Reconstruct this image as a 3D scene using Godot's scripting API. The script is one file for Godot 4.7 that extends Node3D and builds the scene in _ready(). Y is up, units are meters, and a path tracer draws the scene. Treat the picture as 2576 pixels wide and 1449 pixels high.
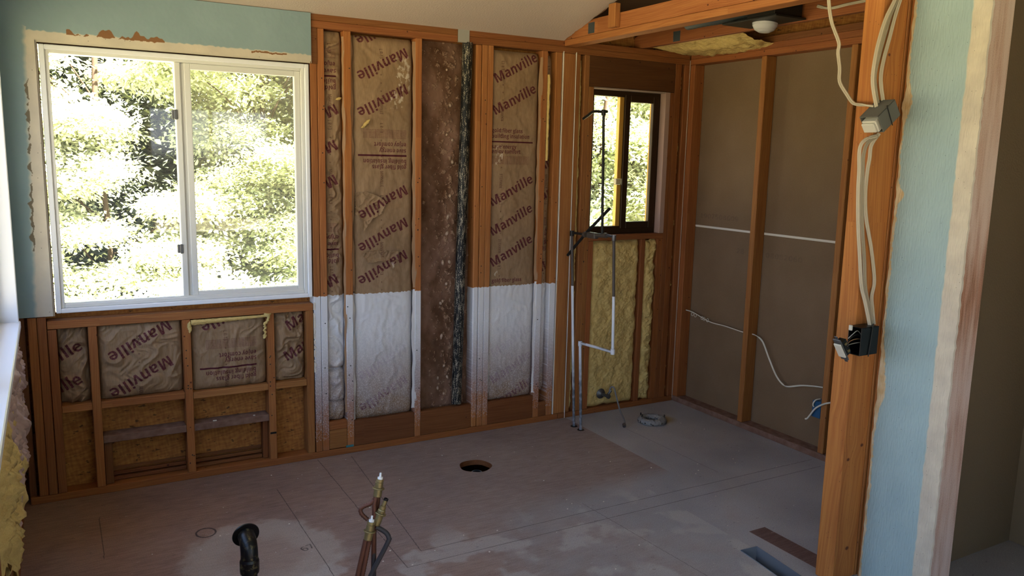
extends Node3D
# Bathroom stripped to the studs, seen across the room towards its back corner.
# x runs right along the back wall (0 = inner corner), y up, z out of the back wall towards the camera. Metres.

const INK := Color(0.29, 0.09, 0.13)
const INK_DARK := Color(0.26, 0.15, 0.12)
const PRINT := {
	"b1": [["Manville", -2.236, 2.428, 0.0800, 208, "c", 1], ["Manville", -2.232, 2.235, 0.0800, 208, "c", 1], ["Manville", -2.232, 2.038, 0.0800, 208, "c", 1], ["Manville", -2.234, 1.468, 0.0800, 208, "c", 1], ["Manville", -2.232, 1.281, 0.0800, 208, "c", 1], ["Manville", -2.235, 1.092, 0.0800, 208, "c", 1], ["Manville", -2.237, 0.527, 0.0800, 208, "c", 1], ["Manville", -2.233, 0.335, 0.0800, 208, "c", 1], ["gold fiber glass", -2.088, 1.666, 0.0335, 180, "l", 0], ["building insulation", -2.088, 1.699, 0.0335, 180, "l", 0], ["-", -2.088, 1.729, 0.0335, 180, "l", 0], ["save energy", -2.089, 1.758, 0.0335, 180, "l", 0], ["enjoy comfort", -2.089, 1.793, 0.0335, 180, "l", 0], ["=", -2.089, 1.846, 0.0100, 180, "l", 0]],
	"b2": [["Manville", -1.372, 2.273, 0.0800, 28, "c", 1], ["Manville", -1.378, 2.084, 0.0800, 28, "c", 1], ["Manville", -1.386, 1.531, 0.0800, 28, "c", 1], ["Manville", -1.382, 1.348, 0.0800, 28, "c", 1], ["Manville", -1.377, 1.153, 0.0800, 28, "c", 1], ["Manville", -1.362, 0.573, 0.0800, 28, "c", 1], ["Manville", -1.363, 0.397, 0.0800, 28, "c", 1], ["Manville", -1.352, 0.218, 0.0800, 28, "c", 1], ["gold fiber glass", -1.531, 1.895, 0.0335, 0, "l", 0], ["building insulation", -1.531, 1.862, 0.0335, 0, "l", 0], ["-", -1.530, 1.828, 0.0335, 0, "l", 0], ["save energy", -1.529, 1.798, 0.0335, 0, "l", 0], ["enjoy comfort", -1.529, 1.769, 0.0335, 0, "l", 0], ["=", -1.528, 1.714, 0.0100, 0, "l", 0], ["gold fiber glass", -1.515, 0.968, 0.0335, 0, "l", 0]],
	"b0": [["gold fiber glass", -2.499, 2.088, 0.0335, 180, "l", 0], ["building insulation", -2.498, 2.123, 0.0335, 180, "l", 0], ["-", -2.498, 2.149, 0.0335, 180, "l", 0], ["save energy", -2.498, 2.177, 0.0335, 180, "l", 0], ["enjoy comfort", -2.497, 2.215, 0.0335, 180, "l", 0], ["=", -2.497, 2.265, 0.0100, 180, "l", 0], ["gold fiber glass", -2.492, 1.138, 0.0335, 180, "l", 0], ["building insulation", -2.492, 1.170, 0.0335, 180, "l", 0], ["-", -2.491, 1.203, 0.0335, 180, "l", 0], ["save energy", -2.491, 1.235, 0.0335, 180, "l", 0], ["enjoy comfort", -2.491, 1.273, 0.0335, 180, "l", 0], ["=", -2.490, 1.322, 0.0100, 180, "l", 0], ["Manville", -2.641, 1.908, 0.0800, 208, "c", 1], ["Manville", -2.648, 1.716, 0.0800, 208, "c", 1], ["Manville", -2.648, 1.525, 0.0800, 208, "c", 1], ["Manville", -2.649, 0.970, 0.0800, 208, "c", 1]],
	"b3": [["Manville", -1.093, 1.904, 0.0800, 28, "c", 1], ["Manville", -1.086, 1.719, 0.0800, 28, "c", 1], ["Manville", -1.080, 1.531, 0.0800, 28, "c", 1], ["gold fiber glass", -1.147, 1.162, 0.0335, 180, "c", 0], ["building insulation", -1.148, 1.196, 0.0335, 180, "c", 0], ["-", -1.149, 1.222, 0.0335, 180, "c", 0], ["save energy", -1.150, 1.252, 0.0335, 180, "c", 0], ["enjoy comfort", -1.151, 1.278, 0.0335, 180, "c", 0], ["=", -1.153, 1.329, 0.0100, 180, "c", 0], ["Manville", -1.214, 0.993, 0.0800, 28, "c", 1]],
	"l0": [["Manville", -3.944, 0.696, 0.0800, 28, "c", 1], ["Manville", -3.953, 0.534, 0.0800, 28, "c", 1]],
	"l1": [["Manville", -3.535, 0.776, 0.0800, 208, "c", 1], ["Manville", -3.537, 0.587, 0.0800, 208, "c", 1]],
	"l2": [["Manville", -3.093, 0.890, 0.0800, 208, "c", 1], ["gold fiber glass", -2.965, 0.534, 0.0335, 180, "l", 0], ["building insulation", -2.964, 0.566, 0.0335, 180, "l", 0], ["-", -2.963, 0.592, 0.0335, 180, "l", 0], ["save energy", -2.962, 0.631, 0.0335, 180, "l", 0], ["enjoy comfort", -2.961, 0.662, 0.0335, 180, "l", 0], ["=", -2.960, 0.718, 0.0100, 180, "l", 0]],
	"l3": [["Manville", -2.650, 0.857, 0.0800, 28, "c", 1], ["Manville", -2.663, 0.683, 0.0800, 28, "c", 1], ["Manville", -2.693, 0.451, 0.0800, 28, "c", 1]],
}

var rng := RandomNumberGenerator.new()
var nz := FastNoiseLite.new()
var nz2 := FastNoiseLite.new()
var M := {}
var font_bold := SystemFont.new()
var font_plain := SystemFont.new()
var font_mono := SystemFont.new()
var text_cache := {}

func _ready():
	rng.seed = 71
	nz.seed = 5; nz.frequency = 1.0; nz.fractal_type = FastNoiseLite.FRACTAL_FBM; nz.fractal_octaves = 4
	nz2.seed = 9; nz2.frequency = 1.0; nz2.fractal_type = FastNoiseLite.FRACTAL_NONE; nz2.noise_type = FastNoiseLite.TYPE_SIMPLEX
	font_bold.font_names = PackedStringArray(["Droid Sans"]); font_bold.font_weight = 700
	font_plain.font_names = PackedStringArray(["Droid Sans"])
	font_mono.font_names = PackedStringArray(["Droid Sans Mono"])
	camera_and_light()
	materials()
	build_floor()
	build_back_wall()
	build_windows()
	build_left_wall()
	build_right_side()
	build_ceiling()
	build_shell()
	build_insulation()
	build_plumbing()
	build_electrical()
	build_floor_things()
	build_outdoors()

func camera_and_light():
	var cam := Camera3D.new(); cam.name = "camera"
	var r := Vector3(0.86950436, 0.02218301, 0.49342688)
	var u := Vector3(0.05913097, 0.98713131, -0.14857759)
	var w := Vector3(0.49037302, -0.15836567, -0.85700327)
	cam.transform = Transform3D(Basis(r, u, -w).orthonormalized(), Vector3(-3.8894, 1.7301, 4.3920))
	cam.fov = 39.232; cam.near = 0.05; cam.far = 200.0; cam.current = true
	add_child(cam)
	var we := WorldEnvironment.new(); we.name = "world_environment"
	var e := Environment.new()
	var sky := Sky.new()
	var sm := ProceduralSkyMaterial.new()
	sm.sky_top_color = Color(0.50, 0.61, 0.78); sm.sky_horizon_color = Color(0.86, 0.89, 0.93)
	sm.ground_bottom_color = Color(0.22, 0.21, 0.18); sm.ground_horizon_color = Color(0.46, 0.46, 0.42)
	sm.sky_energy_multiplier = 1.0; sm.ground_energy_multiplier = 0.6
	sky.sky_material = sm
	e.background_mode = Environment.BG_SKY; e.sky = sky
	e.tonemap_mode = Environment.TONE_MAPPER_LINEAR
	e.tonemap_exposure = 6.5
	e.sdfgi_enabled = true; e.ssao_enabled = true; e.ssil_enabled = true
	we.environment = e; add_child(we)
	var sun := DirectionalLight3D.new(); sun.name = "sun"
	sun.light_color = Color(1.0, 0.96, 0.88); sun.light_energy = 8.0; sun.shadow_enabled = true
	sun.light_angular_distance = 0.53
	sun.transform = Transform3D(Basis.looking_at(Vector3(-0.35, -1.0, -0.62).normalized(), Vector3.UP), Vector3(0, 8, 8))
	add_child(sun)

# ------------------------------------------------------------------ mesh building
class MB:
	var v := PackedVector3Array(); var n := PackedVector3Array(); var uv := PackedVector2Array(); var uv2 := PackedVector2Array()
	var c := PackedColorArray(); var ix := PackedInt32Array(); var col := Color.WHITE
	func vert(p: Vector3, nn: Vector3, t: Vector2) -> int:
		v.append(p); n.append(nn); uv.append(t); c.append(col)
		uv2.append(Vector2((p.x + 2.68) / 1.8, 1.0 - p.y / 2.56))
		return v.size() - 1
	func tri_i(a: int, b: int, d: int):   # clockwise seen from outside
		if (v[b] - v[a]).cross(v[d] - v[a]).dot(n[a] + n[b] + n[d]) > 0.0:
			ix.append(a); ix.append(d); ix.append(b)
		else:
			ix.append(a); ix.append(b); ix.append(d)
	func quad(a: Vector3, b: Vector3, d: Vector3, e: Vector3, nn: Vector3, ta := Vector2(0, 0), tb := Vector2(1, 0), td := Vector2(1, 1), te := Vector2(0, 1)):
		var i := vert(a, nn, ta); var j := vert(b, nn, tb); var k := vert(d, nn, td); var l := vert(e, nn, te)
		tri_i(i, j, k); tri_i(i, k, l)
	func tri(a: Vector3, b: Vector3, d: Vector3, nn: Vector3, t := Vector2.ZERO):
		tri_i(vert(a, nn, t), vert(b, nn, t), vert(d, nn, t))
	# a chamfered box; grain runs along axis L; off shifts the grain
	func box(lo: Vector3, hi: Vector3, L := 1, ch := 0.002, off := Vector2.ZERO, su := 0.25, sv := 1.5, xf := Transform3D()):
		ch = minf(ch, 0.45 * minf(hi.x - lo.x, minf(hi.y - lo.y, hi.z - lo.z)))
		for a in 3:
			var b := (a + 1) % 3; var d := (a + 2) % 3
			for s in [-1, 1]:
				var q := []
				for k in [[-1, -1], [1, -1], [1, 1], [-1, 1]]:
					q.append(_p(lo, hi, a, s, b, k[0], d, k[1], ch, ch))
				_poly(q, a, _ax(a) * s, L, off, su, sv, xf)
			for sb in [-1, 1]:
				for sd in [-1, 1]:
					var p1 := _p(lo, hi, b, sb, a, -1, d, sd, ch, ch); var p2 := _p(lo, hi, b, sb, a, 1, d, sd, ch, ch)
					var p3 := _p(lo, hi, d, sd, a, 1, b, sb, ch, ch); var p4 := _p(lo, hi, d, sd, a, -1, b, sb, ch, ch)
					_poly([p1, p2, p3, p4], b, (_ax(b) * sb + _ax(d) * sd).normalized(), L, off, su, sv, xf)
		for sx in [-1, 1]:
			for sy in [-1, 1]:
				for sz in [-1, 1]:
					_poly([_p(lo, hi, 0, sx, 1, sy, 2, sz, ch, ch), _p(lo, hi, 1, sy, 0, sx, 2, sz, ch, ch), _p(lo, hi, 2, sz, 0, sx, 1, sy, ch, ch)], 0, Vector3(sx, sy, sz).normalized(), L, off, su, sv, xf)
	func _ax(a: int) -> Vector3:
		return Vector3.RIGHT if a == 0 else Vector3.UP if a == 1 else Vector3(0, 0, 1)
	func _p(lo: Vector3, hi: Vector3, a: int, sa: int, b: int, sb: int, d: int, sd: int, cb: float, cd: float) -> Vector3:
		var p := Vector3()
		p[a] = hi[a] if sa > 0 else lo[a]
		p[b] = hi[b] - cb if sb > 0 else lo[b] + cb
		p[d] = hi[d] - cd if sd > 0 else lo[d] + cd
		return p
	func _poly(q: Array, fa: int, nn: Vector3, L: int, off: Vector2, su: float, sv: float, xf: Transform3D):
		var o := 3 - fa - L if fa != L else (L + 1) % 3
		var l := L if fa != L else (L + 2) % 3
		var id := []
		for p in q:
			var t := Vector2(p[o] / su, p[l] / sv) + off
			id.append(vert(xf * p, xf.basis * nn, t))
		tri_i(id[0], id[1], id[2])
		if id.size() == 4: tri_i(id[0], id[2], id[3])
	# a tube along a path; flat squashes it across the direction `across`
	func tube(path: Array, rad, segs := 10, caps := true, ring := 0.0):
		var t0: Vector3 = (path[1] - path[0]).normalized()
		var side := t0.cross(Vector3.UP if absf(t0.y) < 0.9 else Vector3.RIGHT).normalized()
		var rows := []; var run := 0.0
		for i in path.size():
			var t: Vector3 = (path[mini(i + 1, path.size() - 1)] - path[maxi(i - 1, 0)]).normalized()
			side = (side - t * side.dot(t)).normalized()
			var up := t.cross(side)
			if i > 0: run += path[i].distance_to(path[i - 1])
			var r: float = rad[i] if rad is Array else rad
			var row := []
			for k in segs + 1:
				var a := TAU * k / segs
				var d := side * cos(a) + up * sin(a)
				row.append(vert(path[i] + d * r * (1.0 + ring * (i % 2)), d, Vector2(float(k) / segs, run * 4.0)))
			rows.append(row)
		for i in path.size() - 1:
			for k in segs:
				tri_i(rows[i][k], rows[i + 1][k], rows[i + 1][k + 1]); tri_i(rows[i][k], rows[i + 1][k + 1], rows[i][k + 1])
		if caps:
			for e in [[0, 1], [path.size() - 1, path.size() - 2]]:
				var nn: Vector3 = (path[e[0]] - path[e[1]]).normalized()
				var m := vert(path[e[0]], nn, Vector2.ZERO)
				var ids := []
				for k in segs: ids.append(vert(v[rows[e[0]][k]], nn, Vector2.ZERO))
				for k in segs: tri_i(m, ids[k], ids[(k + 1) % segs])
	# profile: [radius, height] pairs turned round the y axis of xf
	func lathe(prof: Array, xf := Transform3D(), segs := 20):
		for i in prof.size() - 1:
			var a: Vector2 = prof[i]; var b: Vector2 = prof[i + 1]
			var d := b - a
			if d.length() < 1e-6: continue
			var nn := Vector2(d.y, -d.x).normalized()
			var r0 := []; var r1 := []
			for k in segs + 1:
				var g := TAU * k / segs
				var e := Vector3(cos(g), 0, sin(g))
				var nd := (xf.basis * (e * nn.x + Vector3.UP * nn.y)).normalized()
				r0.append(vert(xf * (e * a.x + Vector3.UP * a.y), nd, Vector2(float(k) / segs, a.y * 4.0)))
				r1.append(vert(xf * (e * b.x + Vector3.UP * b.y), nd, Vector2(float(k) / segs, b.y * 4.0)))
			for k in segs:
				if a.x > 1e-6: tri_i(r0[k], r1[k + 1], r0[k + 1])
				if b.x > 1e-6: tri_i(r0[k], r1[k], r1[k + 1])
	# a sheet of nu x nv cells: f gives the place of (s, t), g its texture place; `out` is the side it faces
	func sheet(nu: int, nv: int, f: Callable, g: Callable, out: Vector3, keep = null):
		var P := []
		P.resize((nu + 1) * (nv + 1))
		for j in nv + 1:
			for i in nu + 1:
				P[j * (nu + 1) + i] = f.call(float(i) / nu, float(j) / nv)
		var base := v.size()
		for j in nv + 1:
			for i in nu + 1:
				var a: Vector3 = P[j * (nu + 1) + mini(i + 1, nu)] - P[j * (nu + 1) + maxi(i - 1, 0)]
				var b: Vector3 = P[mini(j + 1, nv) * (nu + 1) + i] - P[maxi(j - 1, 0) * (nu + 1) + i]
				var nn := a.cross(b).normalized()
				if nn.dot(out) < 0.0: nn = -nn
				vert(P[j * (nu + 1) + i], nn, g.call(float(i) / nu, float(j) / nv))
		for j in nv:
			for i in nu:
				if keep != null and not keep.call((i + 0.5) / nu, (j + 0.5) / nv): continue
				var k := base + j * (nu + 1) + i
				tri_i(k, k + 1, k + nu + 2); tri_i(k, k + nu + 2, k + nu + 1)
	func mesh() -> ArrayMesh:
		var a := []
		a.resize(Mesh.ARRAY_MAX)
		a[Mesh.ARRAY_VERTEX] = v; a[Mesh.ARRAY_NORMAL] = n; a[Mesh.ARRAY_TEX_UV] = uv; a[Mesh.ARRAY_TEX_UV2] = uv2; a[Mesh.ARRAY_COLOR] = c; a[Mesh.ARRAY_INDEX] = ix
		var m := ArrayMesh.new()
		m.add_surface_from_arrays(Mesh.PRIMITIVE_TRIANGLES, a)
		return m

func V(x: float, y: float, z: float) -> Vector3:
	return Vector3(x, y, z)

func obj(called: String, mb: MB, mat: Material, parent: Node = null) -> MeshInstance3D:
	var o := MeshInstance3D.new(); o.name = called
	o.mesh = mb.mesh(); o.material_override = mat
	put(o, parent)
	return o

func put(o: Node3D, parent: Node = null):
	if parent: parent.add_child(o, true)
	else:
		if has_node(NodePath(o.name)):
			var k := 1
			while has_node(NodePath("%s_%03d" % [o.name, k])): k += 1
			o.name = "%s_%03d" % [o.name, k]
		add_child(o, true)

func thing(called: String, label: String, category: String, group := "") -> Node3D:
	var o := Node3D.new(); o.name = called
	put(o); tag(o, label, category, group)
	return o

func tag(o: Node, label: String, category: String, group := ""):
	o.set_meta("label", label); o.set_meta("category", category)
	if group: o.set_meta("group", group)

func structure(called: String) -> Node3D:
	var o := Node3D.new(); o.name = called; o.set_meta("kind", "structure")
	add_child(o, true)
	return o

# one stick of lumber: x0..x1, y0..y1, z0..z1
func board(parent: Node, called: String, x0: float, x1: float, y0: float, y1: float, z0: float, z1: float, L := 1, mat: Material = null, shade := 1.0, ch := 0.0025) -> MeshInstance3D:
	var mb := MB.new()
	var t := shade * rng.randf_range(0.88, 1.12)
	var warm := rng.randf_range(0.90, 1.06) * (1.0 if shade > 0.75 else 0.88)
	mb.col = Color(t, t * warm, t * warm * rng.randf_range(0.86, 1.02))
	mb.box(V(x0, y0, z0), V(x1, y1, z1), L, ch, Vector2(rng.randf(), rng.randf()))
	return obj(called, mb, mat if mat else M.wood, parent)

func plain_box(parent: Node, called: String, lo: Vector3, hi: Vector3, mat: Material, ch := 0.002, L := 1) -> MeshInstance3D:
	var mb := MB.new(); mb.box(lo, hi, L, ch, Vector2.ZERO, 1.0, 1.0)
	return obj(called, mb, mat, parent)

func tube_obj(called: String, path: Array, rad, mat: Material, parent: Node = null, segs := 10) -> MeshInstance3D:
	var mb := MB.new(); mb.tube(path, rad, segs)
	return obj(called, mb, mat, parent)

func smooth_path(pts: Array, step := 0.02) -> Array:
	var c := Curve3D.new()
	for i in pts.size():
		var d: Vector3 = (pts[mini(i + 1, pts.size() - 1)] - pts[maxi(i - 1, 0)]) / 6.0
		c.add_point(pts[i], -d, d)
	var out := []
	var k := maxi(2, int(c.get_baked_length() / step))
	for i in k + 1: out.append(c.sample_baked(c.get_baked_length() * i / k, true))
	return out

func towards(at: Vector3, dir: Vector3) -> Transform3D:   # y axis along dir
	var y := dir.normalized()
	var x := y.cross(Vector3(0.31, 0.2, 0.93)).normalized()
	return Transform3D(Basis(x, y, x.cross(y)), at)

# ------------------------------------------------------------------ textures
func pixels(w: int, h: int, f: Callable) -> Image:
	var d := PackedByteArray(); d.resize(w * h * 4)
	var k := 0
	for y in h:
		for x in w:
			var c: Color = f.call(x, y)
			d[k] = clampi(int(c.r * 255.0), 0, 255); d[k + 1] = clampi(int(c.g * 255.0), 0, 255); d[k + 2] = clampi(int(c.b * 255.0), 0, 255); d[k + 3] = clampi(int(c.a * 255.0), 0, 255)
			k += 4
	return Image.create_from_data(w, h, false, Image.FORMAT_RGBA8, d)

func tex(im: Image) -> ImageTexture:
	return ImageTexture.create_from_image(im)

func raster(s: String, font: Font, size: int) -> Image:
	var key := "%s|%d|%d" % [s, font.get_instance_id(), size]
	if text_cache.has(key): return text_cache[key]
	var ts := TextServerManager.get_primary_interface()
	var rid: RID = font.get_rids()[0]
	var sh := ts.create_shaped_text()
	ts.shaped_text_add_string(sh, s, [rid], size)
	ts.shaped_text_shape(sh)
	var w := int(ts.shaped_text_get_size(sh).x) + 4
	var asc := int(ts.shaped_text_get_ascent(sh)); var h := asc + int(ts.shaped_text_get_descent(sh)) + 4
	var out := Image.create(w, h, false, Image.FORMAT_LA8)
	var x := 2.0
	for g in ts.shaped_text_get_glyphs(sh):
		var gs := Vector2i(size, 0)
		ts.font_render_glyph(g.font_rid, gs, g.index)
		var page := ts.font_get_glyph_texture_idx(g.font_rid, gs, g.index)
		if page >= 0:
			var im := ts.font_get_texture_image(g.font_rid, gs, page)
			var r := ts.font_get_glyph_uv_rect(g.font_rid, gs, g.index)
			var o := ts.font_get_glyph_offset(g.font_rid, gs, g.index)
			out.blit_rect(im, Rect2i(r), Vector2i(int(x + o.x + g.offset.x), asc + int(o.y)))
		x += g.advance
	ts.free_rid(sh)
	text_cache[key] = out
	return out

# prints s on im: (cx, cy) pixels of its middle ("c") or the middle of its left edge ("l"), turned by deg anticlockwise
func print_on(im: Image, s: String, cx: float, cy: float, em_px: float, deg: float, anchor: String, font: Font, ink: Color, stretch := 1.0):
	var big := raster(s, font, 48)
	var k := em_px / 48.0
	var tw := big.get_width() * k * stretch; var th := big.get_height() * k
	var a := deg_to_rad(deg)
	var ex := Vector2(cos(a), -sin(a)); var ey := Vector2(sin(a), cos(a))
	var mid := Vector2(cx, cy) + (ex * tw * 0.5 if anchor == "l" else Vector2.ZERO)
	var rad := Vector2(tw, th).length() * 0.5
	for y in range(maxi(0, int(mid.y - rad)), mini(im.get_height(), int(mid.y + rad) + 1)):
		for x in range(maxi(0, int(mid.x - rad)), mini(im.get_width(), int(mid.x + rad) + 1)):
			var d := Vector2(x + 0.5, y + 0.5) - mid
			var px := d.dot(ex) / (k * stretch) + big.get_width() * 0.5; var py := d.dot(ey) / k + big.get_height() * 0.5
			if px < 1.0 or py < 1.0 or px >= big.get_width() - 1 or py >= big.get_height() - 1: continue
			var cov := 0.0
			for q in [[-0.3, -0.3], [0.3, -0.3], [-0.3, 0.3], [0.3, 0.3]]:
				cov += big.get_pixel(int(px + q[0] / k), int(py + q[1] / k)).a * 0.25 if px + q[0] / k > 0 and py + q[1] / k > 0 and px + q[0] / k < big.get_width() and py + q[1] / k < big.get_height() else 0.0
			if cov > 0.02:
				im.set_pixel(x, y, im.get_pixel(x, y).lerp(ink, cov * ink.a * (0.78 + 0.22 * nz2.get_noise_2d(x * 0.13, y * 0.13))))

func bar_on(im: Image, x0: float, y0: float, x1: float, y1: float, ink: Color):
	for y in range(maxi(0, int(y0)), mini(im.get_height(), int(y1))):
		for x in range(maxi(0, int(x0)), mini(im.get_width(), int(x1))):
			im.set_pixel(x, y, im.get_pixel(x, y).lerp(ink, ink.a))

# the white overspray of an old paint job over the lower back wall: how much of it covers (x, y), and its colour
func overspray(x: float, y: float) -> Color:
	var edge := 0.945 - 0.012 * (x + 2.65) / 1.6 + 0.003 * nz2.get_noise_2d(x * 40.0, 3.0)
	if y > edge: return Color(0.9, 0.9, 0.9, 0)
	var fall := clampf((y - 0.15) / 0.60, 0.0, 1.0)
	fall = fall * fall * (3.0 - 2.0 * fall)
	var a := lerpf(0.62, 0.98, fall)
	var patch := nz.get_noise_2d(x * 9.0, y * 9.0)
	if y < 0.36: a *= clampf((y - 0.13 + 0.07 * patch) / 0.20, 0.0, 1.0)
	var sp := nz2.get_noise_2d(x * 210.0, y * 170.0) + 0.4 * nz2.get_noise_2d(x * 75.0 + 9.0, y * 60.0)
	a += 0.16 * patch * (1.0 - fall)
	var c := Color(0.60, 0.555, 0.565).lerp(Color(0.86, 0.87, 0.89), fall)
	if sp > 0.72 and y < 0.80 and y > 0.10: c = c.lerp(Color(0.93, 0.93, 0.95), 0.85); a = maxf(a, 0.85)
	return Color(c.r, c.g, c.b, clampf(a, 0.0, 1.0))

func mat(albedo: Color, rough := 0.8, t: Texture2D = null, bump: Texture2D = null, depth := 0.1) -> StandardMaterial3D:
	var m := StandardMaterial3D.new()
	m.albedo_color = albedo; m.roughness = rough; m.metallic_specular = 0.4
	if t: m.albedo_texture = t
	if bump: m.heightmap_enabled = true; m.heightmap_texture = bump; m.heightmap_scale = depth
	return m

func noise_tex(size: int, freq: float, seed_no: int, oct := 4) -> NoiseTexture2D:
	var f := FastNoiseLite.new(); f.seed = seed_no; f.frequency = freq; f.fractal_octaves = oct
	var t := NoiseTexture2D.new(); t.width = size; t.height = size; t.seamless = true; t.noise = f
	return t

func noise_colour(size: int, freq: float, seed_no: int, a: Color, b: Color) -> NoiseTexture2D:
	var t := noise_tex(size, freq, seed_no)
	t.color_ramp = Gradient.new(); t.color_ramp.set_color(0, a); t.color_ramp.set_color(1, b)
	return t

func triplanar(m: StandardMaterial3D, scale: float) -> StandardMaterial3D:
	m.uv1_triplanar = true; m.uv1_world_triplanar = true; m.uv1_scale = Vector3.ONE * scale
	return m

func materials():
	# sawn fir: fine grain along v, with knots and nail heads
	var knots := []
	for i in 7: knots.append([rng.randf(), rng.randf(), rng.randf_range(0.008, 0.02)])
	var w := 256; var h := 1024
	var wood := pixels(w, h, func(x: float, y: float):
		var u := float(x) / w; var v := float(y) / h
		var bend := 0.0; var dark := 0.0
		for k in knots:
			var dx: float = u - k[0]; var dy: float = (v - k[1]) * 6.0
			dx -= roundf(dx)
			var d := sqrt(dx * dx + dy * dy)
			bend += signf(dx) * 0.03 * exp(-d * d * 40.0)
			dark = maxf(dark, 1.0 - smoothstep(k[2] * 0.9, k[2] * 2.0, d))
		var q := u + bend + 0.05 * sin(v * TAU)
		var g := nz2.get_noise_2d(q * 34.0, v * 3.0) * 0.5 + nz2.get_noise_2d(q * 90.0 + 7.0, v * 9.0) * 0.3 + nz.get_noise_2d(u * 3.0, v * 2.0) * 0.6
		var c := Color(0.690, 0.470, 0.270).lerp(Color(0.565, 0.340, 0.175), clampf(0.42 + 0.55 * g, 0.0, 1.0))
		c = c.lerp(Color(0.28, 0.13, 0.07), 0.8 * dark)
		if rng.randf() < 0.0007: c = c.darkened(0.5)
		return c)
	var wt := tex(wood)
	M.wood = mat(Color.WHITE, 0.72, wt); M.wood.vertex_color_use_as_albedo = true
	var pw := 900; var ph := 1280
	var paint := pixels(pw, ph, func(x: float, y: float):
		if y < 700: return Color(0.9, 0.9, 0.9, 0)
		return overspray(-2.68 + 1.8 * x / pw, 2.56 * (1.0 - float(y) / ph)))
	M.dusty = mat(Color(0.53, 0.42, 0.365), 0.95, noise_colour(256, 0.03, 21, Color(1.0, 1.0, 1.0), Color(0.78, 0.72, 0.68))); triplanar(M.dusty, 2.0)
	M.painted = mat(Color.WHITE, 0.7, wt); M.painted.vertex_color_use_as_albedo = true
	M.painted.detail_enabled = true; M.painted.detail_albedo = tex(paint); M.painted.detail_blend_mode = BaseMaterial3D.BLEND_MODE_MIX; M.painted.detail_uv_layer = BaseMaterial3D.DETAIL_UV_2
	# oriented strand board
	M.sheathing = mat(Color.WHITE, 0.85, tex(pixels(512, 512, func(x: float, y: float):
		var a := nz2.get_noise_2d(x * 0.02 + 0.05 * y, y * 0.06); var b := nz2.get_noise_2d(x * 0.06, y * 0.02 - 0.04 * x + 9.0)
		var c := Color(0.68, 0.46, 0.23).lerp(Color(0.54, 0.34, 0.16), clampf(0.5 + 0.3 * a + 0.25 * b, 0.0, 1.0))
		return c.darkened(0.4) if nz.get_noise_2d(x * 0.02 + 40.0, y * 0.05) > 0.50 else c)))
	triplanar(M.sheathing, 1.4)
	var peel := noise_tex(512, 0.05, 3, 3)
	M.ceiling = triplanar(mat(Color(0.74, 0.68, 0.635), 0.9, null, peel, 0.12), 3.0)
	M.white = mat(Color(0.88, 0.88, 0.87), 0.45)
	M.jamb_white = mat(Color(0.90, 0.91, 0.93), 0.4)
	M.vinyl = mat(Color(0.84, 0.84, 0.82), 0.38)
	M.gypsum = mat(Color(0.86, 0.83, 0.78), 0.95)
	M.hall = triplanar(mat(Color(0.50, 0.44, 0.35), 0.9, null, peel, 0.1), 3.0)
	M.dark = mat(Color(0.05, 0.045, 0.04), 0.8)
	M.bronze = mat(Color(0.23, 0.17, 0.11), 0.45); M.bronze.metallic = 0.5
	M.gold = mat(Color(0.80, 0.62, 0.28), 0.4); M.gold.metallic = 0.3
	M.glass = StandardMaterial3D.new(); M.glass.albedo_color = Color(1, 1, 1, 0.04); M.glass.roughness = 0.02; M.glass.transparency = BaseMaterial3D.TRANSPARENCY_ALPHA; M.glass.metallic_specular = 0.5
	M.screen = StandardMaterial3D.new(); M.screen.albedo_color = Color(0.62, 0.60, 0.48, 0.40); M.screen.roughness = 0.9; M.screen.transparency = BaseMaterial3D.TRANSPARENCY_ALPHA
	M.fiberglass = triplanar(mat(Color.WHITE, 1.0, tex(pixels(256, 256, func(x: float, y: float):
		var a := nz.get_noise_2d(x * 0.03, y * 0.03) + 0.5 * nz2.get_noise_2d(x * 0.4, y * 0.15)
		return Color(0.83, 0.735, 0.48).lerp(Color(0.72, 0.605, 0.36), clampf(0.4 + 0.6 * a, 0.0, 1.0)))), noise_tex(256, 0.06, 8), 0.3), 3.0)
	M.kraft_pink = triplanar(mat(Color(0.72, 0.62, 0.58), 0.7, null, noise_tex(256, 0.02, 4), 0.3), 2.0)
	M.gypsum_warm = mat(Color(0.74, 0.65, 0.57), 0.95)
	M.kraft = triplanar(mat(Color(0.60, 0.46, 0.33), 0.75, null, noise_tex(256, 0.02, 4), 0.2), 2.0)
	M.steel = mat(Color(0.42, 0.42, 0.42), 0.45); M.steel.metallic = 0.8
	M.steel_dark = mat(Color(0.16, 0.16, 0.15), 0.5); M.steel_dark.metallic = 0.4
	M.zinc = mat(Color(0.55, 0.58, 0.62), 0.5); M.zinc.metallic = 0.6
	M.brass = triplanar(mat(Color(0.52, 0.46, 0.31), 0.45, null, noise_tex(128, 0.08, 2), 0.05), 8.0); M.brass.metallic = 0.7
	M.copper = mat(Color(0.38, 0.24, 0.185), 0.5); M.copper.metallic = 0.45
	M.abs_black = triplanar(mat(Color.WHITE, 0.35, tex(pixels(128, 128, func(x: float, y: float):
		var a := nz.get_noise_2d(x * 0.06, y * 0.06)
		return Color(0.05, 0.05, 0.06).lerp(Color(0.36, 0.32, 0.20), smoothstep(0.24, 0.45, a)))), ), 6.0)
	M.black = mat(Color(0.03, 0.03, 0.035), 0.4)
	M.cable = mat(Color(0.70, 0.66, 0.58), 0.55)
	M.cable_grey = mat(Color(0.58, 0.54, 0.46), 0.55)
	M.cable_white = mat(Color(0.84, 0.82, 0.76), 0.5)
	M.box_grey = mat(Color(0.36, 0.36, 0.34), 0.6)
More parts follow.
